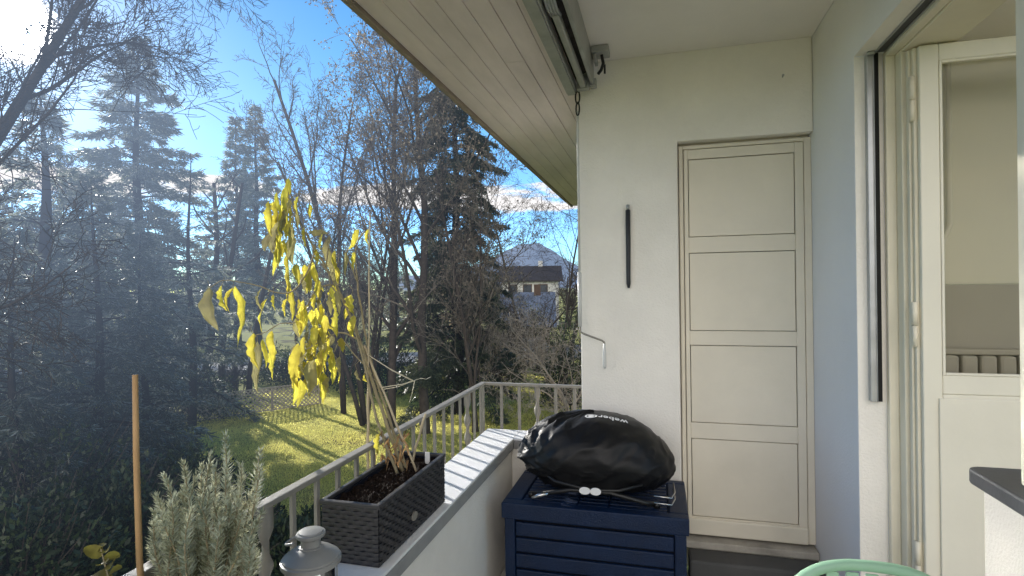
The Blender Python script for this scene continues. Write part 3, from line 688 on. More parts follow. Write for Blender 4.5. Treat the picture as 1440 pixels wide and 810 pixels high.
pl = planter('long dark wicker planter with the yellowing drooping plant', -1.022, 1.503, -.828, 2.03, PZ, .818)
m = MB(); cxb = .5
el = [(-.8195, 1.742 + .021 * math.cos(a), PZ + .062 + .0145 * math.sin(a)) for a in [2 * PI * i / 24 for i in range(24)]]
n = 0; m.v = el + [(x - .004, y, z) for x, y, z in el]; m.f = [tuple(range(24)), tuple(range(47, 23, -1))] + [(i, (i + 1) % 24, 24 + (i + 1) % 24, 24 + i) for i in range(24)]
m.build('badge', M['iron'], pl)
pl2 = planter('dark wicker planter with rosemary at the near end of the parapet', -1.022, .66, -.828, 1.075, PZ, .765)

# lantern
LXc, LYc = -.853, 1.205
ln = thing('lantern', 'grey metal candle lantern with glass sides on the coping', 'lantern', (LXc, LYc, PZ))
lc = (LXc, LYc, 0)
MB().lathe([(0, PZ - .0008), (.066, PZ - .0008), (.068, PZ + .006), (.066, PZ + .022), (.058, PZ + .024), (0, PZ + .024)], lc, 40).build('base', M['lantern'], ln, 0, True)
MB().lathe([(.058, PZ + .024), (.058, .790)], lc, 40).build('glass', M['lampglass'], ln, 0, True)
m = MB()
for k in range(6):
    a = PI / 6 + k * PI / 3; m.bar((LXc + .0615 * math.cos(a), LYc + .0615 * math.sin(a), PZ + .02), (LXc + .0615 * math.cos(a), LYc + .0615 * math.sin(a),   .790), .009, .003, (math.cos(a), math.sin(a), 0))
m.build('rib', M['lantern'], ln)
MB().lathe([(.058, .786), (.0705, .784), (.0728, .786), (.0728, .797), (.0690, .799), (.0685, .803), (.052, .815), (.034, .8245), (.0285, .826), (.0285, .8285), (.0245, .8295), (.0232, .846), (.026, .850)], lc, 48).build('lid', M['lantern'], ln, 0, 22)
MB().lathe([(.026, .850), (.034, .8525), (.0352, .855), (.0352, .861), (.0335, .8625), (.030, .8628), (.0285, .866), (.018, .8685), (0, .869)], lc, 40).build('cap', M['lantern'], ln, 0, 22)
m = MB(); hp = []
for k in range(25):
    a = PI * k / 24; hp.append((LXc - .018 - .044 * math.sin(a), LYc - .038 * math.cos(a) - .004, .850 - .016 * math.sin(a)))
m.tube(hp, .0035, 8); m.build('handle', M['lantern'], ln, 0, True)
m = MB(); m.tube([(LXc, LYc, PZ + .024), (LXc, LYc, PZ + .09)], .024, 24); m.build('candle', M['white_print'], ln, 0, True)

# rosemary
rg = np.random.default_rng(11); rnd = random.Random(11)
rb = thing('rosemary', 'grey green rosemary bush with upright sprigs beside the railing', 'rosemary', (-.92, .94, .74))
ms = MB(); P = []; D = []; N_ = []; Ls = []; Ws = []
tops = [(228, 668, .93), (268, 650, .92), (282, 655, 1.0), (325, 612, .95), (318, 660, .9), (366, 632, .98), (352, 690, .95), (300, 690, .88), (245, 700, .9), (215, 740, .95), (340, 720, .9), (290, 640, .97), (258, 662, .95), (306, 668, 1.02), (335, 655, .93), (236, 720, .86), (275, 715, .84), (312, 735, .84), (358, 660, .9), (275, 672, .9), (296, 655, .95), (330, 690, .98), (222, 700, 1.0), (262, 690, .98), (286, 700, .86), (345, 670, 1.0)]
tops += [(rnd.uniform(205, 362), rnd.uniform(690, 775), rnd.uniform(.85, 1.0)) for _ in range(26)]
for (px, py, Y) in tops:
    tp = atY(px, py, Y); base = Vector((-.925 + (tp.x + .925) * .35 + rnd.uniform(-.02, .02), .93 + (Y - .93) * .5 + rnd.uniform(-.03, .03), .745))
    mid = base.lerp(tp, .5) + Vector((rnd.uniform(-.02, .02), rnd.uniform(-.02, .02), .01)) + Vector((tp.x - base.x, 0, 0)) * .12
    K = 26; pts_ = []
    for k in range(K + 1):
        t = k / K; p = base.lerp(mid, t).lerp(mid.lerp(tp, t), t)
        p = p + Vector((math.sin(t * 7 + px) * .009 * t, math.cos(t * 6 + py) * .009 * t, 0)); pts_.append(p)
    ms.tube(pts_, [.0032 - .0022 * k / K for k in range(K + 1)], 5)
    for k in range(K):
        for q in range(15):
            t = (k + rnd.random()) / K
            if t < .16: continue
            p = pts_[k].lerp(pts_[k + 1], rnd.random()); dirn = (pts_[k + 1] - pts_[k]).normalized()
            a = rnd.uniform(0, 2 * PI); side = Vector((math.cos(a), math.sin(a), 0)); side = (side - dirn * side.dot(dirn)).normalized()
            up = rnd.uniform(.45, 1.3) * (1 + max(0, t - .85) * 6)
            dd = (side + dirn * up).normalized()
            P.append(p); D.append(dd); N_.append((dirn - dd * dirn.dot(dd)) + Vector((rnd.gauss(0, .3), rnd.gauss(0, .3), 0))); Ls.append(rnd.uniform(.016, .029) * (1.1 - .45 * t ** 3)); Ws.append(rnd.uniform(.0026, .0040))
Vn, Fn = diamonds(np.array(P), np.array(D), np.array(N_), np.array(Ls), np.array(Ws))
ms.build('stem', M['stem'], rb, 0, True); link_mesh('foliage', np_mesh('foliage', Vn, Fn), M['rosemary'], rb)

# small herb seedling, cane, wooden stake in the same planter
hb = thing('seedling', 'small yellowish leafy seedling left of the tall bamboo cane', 'seedling', (-.985, .79, .74))
m = MB(); hpts = [(-.985, .79, .735), (-.98, .787, .84), (-.972, .786, .90), (-.985, .782, .96), (-.995, .78, 1.0)]
m.tube(hpts, [.002, .002, .0017, .0015, .001], 6); m.build('stem', M['stem'], hb, 0, True)
m = MB()
for k in range(15):
    t = .5 + .5 * k / 14; i_ = min(3, int(t * 4)); p = Vector(hpts[i_]).lerp(Vector(hpts[i_ + 1]), min(1, t * 4 - i_))
    a = k * 2.4 + rnd.uniform(-.4, .4); d_ = Vector((math.cos(a), math.sin(a), rnd.uniform(-.2, .8))).normalized(); s_ = d_.cross(Vector((rnd.gauss(0, .4), -.6, 1))).normalized(); n_ = s_.cross(d_); R_ = rnd.uniform(.010, .016); b_ = len(m.v)
    m.v.append(tuple(p + d_ * R_ * 1.1 - n_ * .003))
    for q in range(10):
        g_ = 2 * PI * q / 10; m.v.append(tuple(p + d_ * R_ * (1.1 - 1.1 * math.cos(g_)) + s_ * R_ * .78 * math.sin(g_) + n_ * .003 * math.sin(g_ * 2 + k)))
    for q in range(10): m.f.append((b_, b_ + 1 + q, b_ + 1 + (q + 1) % 10))
m.build('foliage', M['herb'], hb, 0, True)
m = MB(); ct = atX(190, 527, -1.0); m.tube([(-.997, .868, .74), (-.999, .86, .95), (ct.x - .001, ct.y + .001, 1.15), (ct.x, ct.y, ct.z)], [.0062, .006, .0056, .0052], 10)
solo(m, 'bamboo_cane', M['wood'], 'tall plain bamboo cane standing left of the rosemary', 'cane', 0, True)
m = MB(); m.tube([(-.86, .985, .73), (-.862, .985, .915), (-.862, .985, .921)], [.0085, .0085, .006], 10)
solo(m, 'wooden_peg', M['palecane'], 'pale wooden peg with blunt top at the foot of the rosemary', 'peg', 0, True)

# dying plant in the long planter
dp = thing('wilting_plant', 'tall wilting plant with drooping yellow leaves in the long planter', 'plant', (-.92, 1.85, .79))
ms = MB()
def stem(pp, r0, r1, Y0=1.85, Y1=1.85, wob=.006):
    pts_ = [atY(x, y, Y0 + (Y1 - Y0) * k / (len(pp) - 1)) for k, (x, y) in enumerate(pp)]
    o = []
    for i in range(len(pts_) - 1):
        p0 = pts_[max(0, i - 1)]; p1 = pts_[i]; p2 = pts_[i + 1]; p3 = pts_[min(len(pts_) - 1, i + 2)]
        for k in range(5):
            t = k / 5; o.append(.5 * ((2 * p1) + (p2 - p0) * t + (2 * p0 - 5 * p1 + 4 * p2 - p3) * t * t + (3 * p1 - p0 - 3 * p2 + p3) * t ** 3) + Vector((rnd.uniform(-1, 1), rnd.uniform(-1, 1), rnd.uniform(-1, 1))) * wob * .3)
    o.append(pts_[-1]); n = len(o)
    ms.tube(o, [r0 + (r1 - r0) * i / (n - 1) for i in range(n)], 6)
stem([(566, 662), (545, 600), (522, 530), (505, 475), (484, 425), (458, 375), (432, 332), (414, 295), (402, 262)], .0075, .0025, 1.88, 1.85)
stem([(572, 664), (548, 590), (525, 520), (512, 460), (503, 400), (500, 350), (514, 325)], .006, .002, 1.90, 1.86)
stem([(560, 668), (530, 590), (512, 510), (495, 450)], .006, .003, 1.84, 1.84)
stem([(505, 478), (478, 468), (450, 480), (430, 492)], .004, .002, 1.86, 1.80)
stem([(470, 400), (445, 408), (420, 450), (395, 455), (372, 468), (355, 472)], .0035, .0016, 1.86, 1.82)
stem([(444, 352), (425, 395), (400, 413), (366, 403), (335, 396), (312, 395), (290, 408)], .0035, .0014, 1.85, 1.80)
stem([(470, 395), (448, 365), (430, 322)], .003, .0015, 1.86, 1.9); stem([(458, 375), (462, 345), (466, 335)], .003, .0015, 1.86, 1.84)
stem([(484, 425), (466, 402), (462, 385)], .003, .0015); stem([(502, 395), (488, 358), (496, 345), (512, 326)], .003, .0015, 1.86, 1.88)
stem([(408, 280), (420, 272), (430, 277), (436, 287)], .002, .001); stem([(410, 285), (395, 268), (384, 285)], .002, .001); stem([(520, 520), (500, 500), (480, 478), (470, 495)], .003, .0015, 1.86, 1.84)
leaves = [(378, 283, 384, 331, 9), (390, 270, 393, 310, 9), (406, 250, 406, 296, 9), (408, 293, 411, 325, 8), (399, 293, 403, 335, 7), (388, 327, 387, 388, 12), (398, 343, 399, 362, 11), (412, 318, 405, 349, 7), (420, 276, 420, 303, 7), (435, 287, 437, 307, 6), (428, 319, 431, 351, 8), (434, 325, 462, 330, 9), (453, 329, 450, 352, 7), (445, 351, 446, 373, 12), (438, 369, 453, 411, 9), (465, 331, 469, 397, 10), (470, 352, 472, 385, 9), (506, 323, 490, 351, 8), (517, 322, 518, 345, 6), (485, 354, 487, 388, 8), (497, 354, 498, 380, 7), (408, 353, 402, 420, 12), (405, 395, 409, 452, 10), (292, 406, 306, 466, 17), (312, 402, 320, 438, 15), (332, 402, 337, 488, 15), (327, 404, 322, 440, 8), (369, 404, 371, 440, 9), (376, 420, 369, 468, 10), (385, 414, 388, 437, 9), (355, 469, 363, 520, 14), (362, 480, 367, 553, 17), (383, 465, 380, 512, 12), (386, 490, 382, 534, 13), (371, 477, 374, 518, 10), (416, 447, 421, 475, 14), (426, 422, 428, 465, 9), (454, 427, 446, 457, 8), (467, 400, 479, 430, 9), (463, 412, 465, 443, 8), (495, 414, 498, 443, 13), (496, 443, 496, 475, 10), (452, 460, 458, 474, 14), (434, 466, 433, 483, 10), (416, 483, 418, 546, 12), (428, 495, 423, 534, 11), (440, 498, 446, 512, 12), (444, 506, 431, 553, 20), (455, 524, 457, 568, 21), (471, 498, 466, 541, 13), (481, 475, 482, 496, 9), (465, 470, 462, 490, 9), (420, 440, 425, 452, 8), (462, 450, 470, 464, 8), (471, 455, 474, 475, 8), (440, 520, 436, 560, 12), (448, 480, 444, 505, 10), (423, 505, 416, 540, 9), (460, 500, 456, 526, 9), (502, 520, 508, 536, 8), (512, 527, 518, 538, 6), (400, 262, 402, 300, 8), (394, 300, 396, 340, 9), (417, 300, 420, 322, 6), (458, 340, 462, 372, 8), (436, 384, 434, 412, 8), (532, 610, 533, 640, 9), (477, 395, 473, 420, 8), (490, 425, 486, 450, 8), (404, 420, 400, 446, 8)]
def leaf_mesh(m, a, b_, wpx, wilt):
    Yd = 1.85 + rnd.uniform(-.09, .09); A = atY(a[0], a[1], Yd); B = atY(b_[0], b_[1], Yd + rnd.uniform(-.02, .02)); d = B - A; Ln = d.length; wd = wpx / FPX * 2.05 * rnd.uniform(.85, 1.3) * 1.25
    ax = d.normalized(); side = ax.cross(Vector((rnd.gauss(0, .5), -1, rnd.gauss(0, .3)))).normalized(); nr = side.cross(ax).normalized()
    fold = rnd.uniform(.25, 1.1); curl = rnd.uniform(-.18, .18); tw_ = rnd.uniform(-.9, .9); base = len(m.v); K = 11; f1, f2 = rnd.uniform(0, 6), rnd.uniform(6, 13)
    for k in range(K + 1):
        t = k / K; hw = wd * .5 * (math.sin(PI * min(1, t ** .72)) ** .8) * (1 - .25 * t) + .0006
        c = A + d * t + nr * (curl * Ln * math.sin(PI * t)) + side * (.05 * Ln * math.sin(t * 5 + f1))
        an = tw_ * (t - .3); s2 = side * math.cos(an) + nr * math.sin(an); n2 = nr * math.cos(an) - side * math.sin(an)
        for q in (-1, -.5, 0, .5, 1):
            rip = .30 * hw * math.sin(f2 * t * 2.2 + q * 3 + f1) * abs(q)
            p = c + s2 * (q * hw * math.cos(fold * abs(q) * .9)) + n2 * (abs(q) * hw * math.sin(fold) + rip); m.v.append(tuple(p))
    for k in range(K):
        for q in range(4): m.f.append((base + k * 5 + q, base + k * 5 + q + 1, base + k * 5 + 6 + q, base + k * 5 + 5 + q))
    if rnd.random() < .8: ms.tube([A, A + Vector((rnd.uniform(-.01, .01), 0, .018)), A + Vector((rnd.uniform(-.02, .02), 0, .034))], .0011, 4)
ly, lw = MB(), MB()
for i, (x0, y0, x1, y1, wq) in enumerate(leaves): leaf_mesh(lw if i % 4 == 3 else ly, (x0, y0), (x1, y1), wq, False)  # every fourth leaf olive: wilted, and painted for grey shaded leaf halves
for k in range(84):
    x = rnd.choice((400, 430, 450, 465, 440, 425, 380)) + rnd.uniform(-14, 14); y = rnd.uniform(360, 535) if x > 415 else rnd.uniform(280, 340)
    leaf_mesh(lw if k % 3 == 0 else ly, (x, y), (x + rnd.uniform(-5, 5), y + rnd.uniform(20, 46)), rnd.uniform(7, 12), False)
ms.build('stem', M['stem'], dp, 0, True)
ly.build('yellow_foliage', M['yellow'], dp, 0, True); lw.build('wilted_foliage', M['wilted'], dp, 0, True)
m = MB()
for k in range(46):
    x = rnd.gauss(557, 11); y = rnd.uniform(605, 650); leaf_mesh(m, (x, y), (x + rnd.uniform(-10, 10), y + rnd.uniform(8, 20)), rnd.uniform(1.2, 3.2), True)
m.build('dead_foliage', M['deadleaf'], dp, 0, True)
def cane(label, p0, p1, r, mat='palecane', Y=1.86):
    a = atY(p0[0], p0[1], Y); b_ = atY(p1[0], p1[1], Y + .02); m = MB(); K = 8
    m.tube([a.lerp(b_, k / K) + Vector((math.sin(k * 1.7) * .002, 0, 0)) for k in range(K + 1)], [r * (1 + .12 * (k % 3 == 0)) for k in range(K + 1)], 8)
    return solo(m, 'plant_stake', M[mat], label, 'plant stake', 0, True, 'stakes in the long planter')
cane('tall thin upright stake rising to the top of the wilting plant', (517, 664), (520, 300), .0028)
cane('slanting pale stake tied with twine beside the plant stems', (586, 664), (512, 486), .0042)
cane('short upright thick stake below the wilting stems', (517, 668), (518, 545), .0055)
cane('short orange tipped stake at the far end of the planter', (578, 655), (598, 582), .0048, 'palecane', 1.97)
m = MB()
for a, b_ in (((516, 498), (581, 535)), ((519, 500), (583, 537)), ((536, 545), (592, 532)), ((536, 548), (581, 536)), ((592, 532), (606, 530)), ((583, 536), (576, 566))):
    A, B = atY(*a, 1.87), atY(*b_, 1.95); m.tube([A, A.lerp(B, .5) - Vector((0, 0, .006)), B], .0016, 5)
solo(m, 'garden_twine', M['twine'], 'pale twine strung between stakes of the wilting plant', 'twine', 0, True)
m = MB(); q = atY(601, 640, 1.98); m.box(q.x - .010, q.y - .002, .79, q.x + .010, q.y + .002, q.z + .012)
solo(m, 'plant_label', M['white_print'], 'small white plant marker stuck in the far end of the planter', 'plant label', .0018)

# pale green chair, only the top of its back in view
ch = thing('chair', 'pastel green plastic chair whose rounded back top shows at the bottom edge', 'chair', (.455, 1.2, 0))
def arch(rx, top, y_top, z0, y0, n=28):
    o = []
    for k in range(n + 1):
        a = PI * k / n; c = math.cos(a); s_ = math.sin(a)
        x = .455 - rx * math.copysign(abs(c) ** .75, c); z = z0 + (top - z0) * abs(s_) ** .55
        f = (z - z0) / (top - z0); o.append((x, y0 + (y_top - y0) * f, z))
    return o
m = MB(); m.tube(arch(.220, .834, 1.40, .44, 1.32), .0125, 12); m.build('back_frame', M['green_chair'], ch, 0, True)
m = MB()
A_ = arch(.190, .822, 1.398, .46, 1.322, 20)
for k in range(9):
    x = .455 - .16 + .04 * k; f = abs((x - .455) / .19); tz = .818 - .05 * f ** 3
    m.bar((x, 1.322, .45), (x, 1.397, tz), .026, .006, (0, 1, 0))
m.build('back_slats', M['green_chair'], ch, .002)
m = MB(); m.tube([(.25, 1.33, .44), (.25, .97, .445), (.30, .93, .445), (.61, .93, .445), (.66, .97, .445), (.66, 1.33, .44)], .012, 10); m.build('seat_frame', M['green_chair'], ch, 0, True)
MB().box(.262, .945, .44, .648, 1.32, .452).build('seat', M['green_chair'], ch, .004)
for x, y, x2, y2 in ((.25, 1.33, .23, 1.43), (.66, 1.33, .68, 1.43), (.27, .96, .25, .92), (.64, .96, .66, .92)):
    m = MB(); m.tube([(x, y, .44), (x2, y2, .0)], [.013, .011], 10); m.build('leg', M['green_chair'], ch, 0, True)
# ================================================================== the garden and beyond
# ground sheet out to the horizon, finer near the house
def ground_z(x, y):
    r = math.hypot(x, y)
    return GZ + .10 * noise.noise(Vector((x * .12, y * .12, 0))) + (.05 * noise.noise(Vector((x * .5, y * .5, 3))) if r < 80 else 0)
V = []; F = []
rads = [3.5, 5, 6.5, 8, 9.5, 11, 12.5, 14, 15.5, 17, 18.5, 20, 22, 24, 26, 29, 32, 36, 40, 46, 54, 64, 80, 110, 160, 260, 500, 1200, 4000, 9000]
NA = 120
V.append((0, 0, GZ))
for r in rads:
    for k in range(NA):
        a = 2 * PI * k / NA; x, y = r * math.cos(a), r * math.sin(a); V.append((x, y, ground_z(x, y)))
for k in range(NA): F.append((0, 1 + k, 1 + (k + 1) % NA))
for i in range(len(rads) - 1):
    for k in range(NA):
        a = 1 + i * NA + k; b_ = 1 + i * NA + (k + 1) % NA; F.append((a, a + NA, b_ + NA, b_))
mb = MB(); mb.v = V; mb.f = F
tag(mb.build('ground', M['ground'], None, 0, True), kind='structure')

# road past the garden
RD = Vector((.86, .51, 0)).normalized(); RN = Vector((-RD.y, RD.x, 0)); R0 = Vector((-27.5, 29.6, 0))
V = []; F = []
for i in range(41):
    for j in range(5):
        p = R0 + RD * (-60 + i * 4) + RN * (-2.6 + j * 1.6); V.append((p.x, p.y, GZ + .17))
for i in range(40):
    for j in range(4): a = i * 5 + j; F.append((a, a + 5, a + 6, a + 1))
mb = MB(); mb.v = V; mb.f = F; tag(mb.build('road', M['road']), kind='structure')
mb = MB()
mb.bar(R0 + RD * -60 + RN * -2.72 + Vector((0, 0, GZ + .13)), R0 + RD * 100 + RN * -2.72 + Vector((0, 0, GZ + .13)), .14, .32)
tag(mb.build('kerb', M['road']), kind='structure')

# lawn blades
rg = np.random.default_rng(5)
def blades(n, xr, yr, hmin, hmax, w):
    P = np.stack([rg.uniform(*xr, n), rg.uniform(*yr, n), np.zeros(n)], 1)
    # keep the strip the balcony looks out on
    az = np.degrees(np.arctan2(-P[:, 0], P[:, 1])); keep = (az < 52) & (az > 4) & (np.hypot(P[:, 0], P[:, 1]) > 10)
    cl = np.array([noise.noise(Vector((x * .9, y * .9, 7))) for x, y in P[:, :2]]); keep &= rg.uniform(0, 1, n) < np.clip(.85 + cl * .7, 0, 1)
    P = P[keep]; P[:, 2] = [ground_z(x, y) - .02 for x, y in P[:, :2]]; n = len(P)
    D = np.stack([rg.normal(0, .45, n), rg.normal(0, .45, n), np.ones(n)], 1); N = np.stack([rg.normal(0, 1, n), rg.normal(0, 1, n), rg.normal(0, .1, n)], 1)
    return diamonds(P, D, N, rg.uniform(hmin, hmax, n), rg.uniform(w * .6, w * 1.4, n), .3)
Vg, Fg = blades(620000, (-19, -1), (8, 33), .04, .09, .016)
tag(link_mesh('lawn_grass', np_mesh('lawn_grass', Vg, Fg), M['grass']), 'short sunlit lawn grass striped with long tree shadows', 'grass', kind='stuff')

# ---- trees
def rotv(d, ang, rnd):
    p = d.orthogonal().normalized(); p.rotate(Matrix.Rotation(rnd.uniform(0, 2 * PI), 3, d))
    return (d * math.cos(ang) + p * math.sin(ang)).normalized()
def grow(mt, mw, rnd, p, d, Ln, r, lvl, maxl, cfg, tips):
    nseg = max(3, 7 - lvl); pts = [p.copy()]; rr = [r]; dirs = [d.copy()]
    wig = cfg['wig'][min(lvl, len(cfg['wig']) - 1)]; trop = cfg['trop'][min(lvl, len(cfg['trop']) - 1)]
    taper = .38 if lvl == 0 else .25
    for i in range(nseg):
        d = (d + Vector((rnd.gauss(0, wig), rnd.gauss(0, wig), rnd.gauss(0, wig) + trop))).normalized()
        p = p + d * (Ln / nseg); pts.append(p.copy()); rr.append(max(cfg['rmin'], r * (1 - (1 - taper) * (i + 1) / nseg))); dirs.append(d.copy())
    (mt if lvl <= cfg['wood'] else mw).tube(pts, rr, 8 if lvl == 0 else (5 if lvl == 1 else 3), lvl == 0)
    if lvl == maxl: tips.append((pts[-1], dirs[-1])); tips.append((pts[len(pts) // 2], dirs[len(pts) // 2])); return
    n = cfg['n'][lvl]; n = max(1, int(n * rnd.uniform(.75, 1.25)))
    s0 = cfg['start'][min(lvl, len(cfg['start']) - 1)]
    for k in range(n):
        t = s0 + (1 - s0) * (k + rnd.random()) / n; f = t * nseg; i = min(nseg - 1, int(f)); q = pts[i].lerp(pts[i + 1], f - i)
        a = math.radians(rnd.uniform(*cfg['ang'][min(lvl, len(cfg['ang']) - 1)]))
        dd = rotv(dirs[i], a, rnd)
        if cfg.get('bias') is not None and lvl == 0: dd = (dd + cfg['bias'] * .6).normalized()
        ll = Ln * cfg['ratio'][min(lvl, len(cfg['ratio']) - 1)] * rnd.uniform(.6, 1.2) * (1.15 - .6 * t if lvl == 0 else 1.1 - .45 * t)
        e = q + dd * ll - Vector((-.6, 1.7, .9)); e2 = q + dd * ll * .5 - Vector((-.6, 1.7, .9))
        if cfg.get('clear') and lvl >= 0 and min((v - SUN * v.dot(SUN)).length for v in (e, e2)) < cfg['clear'] and rnd.random() < .9: continue   # the beam to the balcony passes between the boughs
        grow(mt, mw, rnd, q, dd, ll, max(cfg['rmin'], (rr[i] * (1 - f + i) + rr[i + 1] * (f - i)) * .5), lvl + 1, maxl, cfg, tips)
BARE = dict(n=(13, 7, 6, 4), ang=((25, 60), (25, 60), (25, 65), (20, 60)), ratio=(.50, .55, .5, .5), wig=(.05, .12, .16, .2), trop=(.02, .06, .04, .02), start=(.25, .15, .12, .1), rmin=.006, wood=1)
def bare_tree(label, base, H, r, seed, lean=(0, 0), cfg=BARE, bark='bark', twig='bark', leaves=0, leafmat='dryleaf', maxl=4, stems=1, group='bare deciduous trees in the garden', leaf_z=(0, 99), name='bare_tree', cat='tree'):
    rnd = random.Random(seed); t = thing(name, label, cat, base, group); mt, mw, tips = MB(), MB(), []
    for s_ in range(stems):
        off = Vector((rnd.gauss(0, .12), rnd.gauss(0, .12), 0)) * (s_ > 0); d = Vector((lean[0] + (rnd.gauss(0, .12) if stems > 1 else 0), lean[1] + (rnd.gauss(0, .12) if stems > 1 else 0), 1)).normalized()
        grow(mt, mw, rnd, Vector(base) + off - Vector((0, 0, .25)), d, H * (1 if s_ == 0 else rnd.uniform(.7, .95)), r * (1 if s_ == 0 else rnd.uniform(.5, .8)), 0, maxl, cfg, tips)
    mt.build('trunk', M[bark], t, 0, True); mw.v and mw.build('twigs', M[twig], t)
    if leaves:
        rg = np.random.default_rng(seed); idx = rg.integers(0, len(tips), leaves)
        P = np.array([tips[i][0] for i in idx]) + rg.normal(0, .10, (leaves, 3)); P = P[(P[:, 2] > leaf_z[0]) & (P[:, 2] < leaf_z[1])]; n = len(P)
        D = np.stack([rg.normal(0, .6, n), rg.normal(0, .6, n), -np.abs(rg.normal(.6, .5, n))], 1); N = rg.normal(0, 1, (n, 3))
        Vn, Fn = diamonds(P, D, N, rg.uniform(.07, .14, n), rg.uniform(.035, .07, n)); link_mesh('crown', np_mesh('crown', Vn, Fn), M[leafmat], t)
    return t
def conifer(label, base, H, R, seed, z0=.08, mat='fir', tr=.22, nb=95, spl=26, droop=.5, SL=(.18, .42), SW=.11, group='conifers in the garden', name='conifer', power=.85, gaps=.2, hang=.5, thin=None, lean=(0, 0)):
    rnd = random.Random(seed); rg = np.random.default_rng(seed); base = Vector(base); t = thing(name, label, 'tree', base, group); mt = MB()
    def ax(h): return base + Vector((lean[0] * h + .05 * math.sin(h * .9 + seed), lean[1] * h + .05 * math.cos(h * .7 + seed), h))
    mt.tube([ax(H * k / 14 - (.2 if k == 0 else 0)) for k in range(15)], [tr * (1 - .93 * (k / 14) ** .9) for k in range(15)], 9)
    P, D, N, Ls, Ws = [], [], [], [], []
    for k in range(nb):
        f = z0 + (1 - z0) * ((k + rnd.random()) / nb) ** 1.0
        if rnd.random() < gaps * .35: continue
        h = H * f; rel = (1 - f) / (1 - z0); a = k * 2.399 + rnd.uniform(-.8, .8); ln_ = R * max(.04, rel ** power) * rnd.uniform(.45, 1.15) * (1 + .45 * noise.noise(Vector((math.cos(a) * 1.4 + seed, math.sin(a) * 1.4, h * .45)))) + .15; out = Vector((math.cos(a), math.sin(a), 0)); p = ax(h); el = rnd.uniform(-.12, .38) + .5 * (1 - rel) ** 3
        if thin and thin[0] < f < thin[1] and out.dot(Vector((-base.x, -base.y, 0)).normalized()) > .35 and rnd.random() < .8: continue
        K = 6; pts = [p]; ds = []; wob = rnd.uniform(.4, 1.5)
        for i in range(K):
            d = (out + Vector((rnd.gauss(0, .06), rnd.gauss(0, .06), el))).normalized(); p = p + d * (ln_ / K); pts.append(p); ds.append(d); el -= droop * (.30 if i < 4 else -.35) * wob
        mt.tube(pts, [max(.006, .045 * (ln_ / 3) * (1 - .85 * i / K)) for i in range(K + 1)], 4, False)
        n = int(spl * max(.35, ln_ / 1.6))
        for _ in range(n):
            u = rnd.uniform(.12, 1.02) ** .8; i = min(K - 1, int(u * K)); q = pts[i].lerp(pts[i + 1], min(1, u * K - i)); sd = ds[i].cross(Vector((0, 0, 1))).normalized() * rnd.choice((-1, 1))
            wd = .34 * ln_ * (1 - u * .75) * rnd.random() ** 1.3
            q = q + sd * wd + Vector((0, 0, rnd.gauss(0, .05) - wd * .18))
            P.append(q); D.append(ds[i] * rnd.uniform(.2, 1) + sd * rnd.uniform(.1, .9) + Vector((0, 0, -hang * rnd.random()))); N.append(Vector((rnd.gauss(0, .45), rnd.gauss(0, .45), 1)) if rnd.random() < .6 else Vector((rnd.gauss(0, 1), rnd.gauss(0, 1), .2)))
            Ls.append(rnd.uniform(*SL)); Ws.append(SW * rnd.uniform(.5, 1.2))
    mt.build('trunk', M['bark_dark'], t, 0, True)
    # each spray is split into three finger-like shoots
    P = np.array(P); D = np.array(D); N = np.array(N); Ls = np.array(Ls); Ws = np.array(Ws)
    S = unit(np.cross(unit(D), N)); VV = []; n = 0
    for e, sc in ((0, 1.), (.75, .75), (-.75, .75)):
        Vn, _ = diamonds(P, unit(D) + S * e, N + rg.normal(0, .3, N.shape), Ls * sc, Ws * .42); VV.append(Vn)
    Vn = np.concatenate(VV); link_mesh('crown', np_mesh('crown', Vn, np.arange(len(Vn)).reshape(-1, 4)), M[mat], t)
    return t
def bush(label, c, rx, ry, h, seed, mat='hedge', n=5000, L=(.08, .18), W=.07, name='shrub', cat='shrub', group=None, twigs=40, hollow=.35):
    rnd = random.Random(seed); rg = np.random.default_rng(seed); c = Vector(c); t = thing(name, label, cat, c, group)
    m = MB()
    for k in range(twigs):
        a = rnd.uniform(0, 2 * PI); q = c + Vector((rx * .25 * math.cos(a) * rnd.random(), ry * .25 * math.sin(a) * rnd.random(), -.1)); e = c + Vector((rx * .95 * math.cos(a) * rnd.random() ** .5, ry * .95 * math.sin(a) * rnd.random() ** .5, h * rnd.uniform(.55, 1.04)))
        mid = q.lerp(e, .5) + Vector((rnd.gauss(0, .12), rnd.gauss(0, .12), .12 * h)); m.tube([q, mid, e], [.022, .013, .006], 4, False)
    m.build('stems', M['bark'], t)
    u = rg.normal(0, 1, (n, 3)); u = unit(u); u[:, 2] = np.abs(u[:, 2]); rad = (hollow + (1 - hollow) * rg.uniform(0, 1, n) ** .5)
    lump = np.array([1 + .38 * noise.noise(Vector(v) * 2.3 + Vector((seed, 0, 0))) for v in u])
    P = u * (rad * lump)[:, None] * np.array([rx, ry, h * .93]) + np.array(c)
    D = u + rg.normal(0, .7, (n, 3)); N = u + rg.normal(0, .8, (n, 3))
    Vn, Fn = diamonds(P, D, N, rg.uniform(*L, n), W * rg.uniform(.5, 1.2, n)); link_mesh('foliage', np_mesh('foliage', Vn, Fn), M[mat], t)
    return t

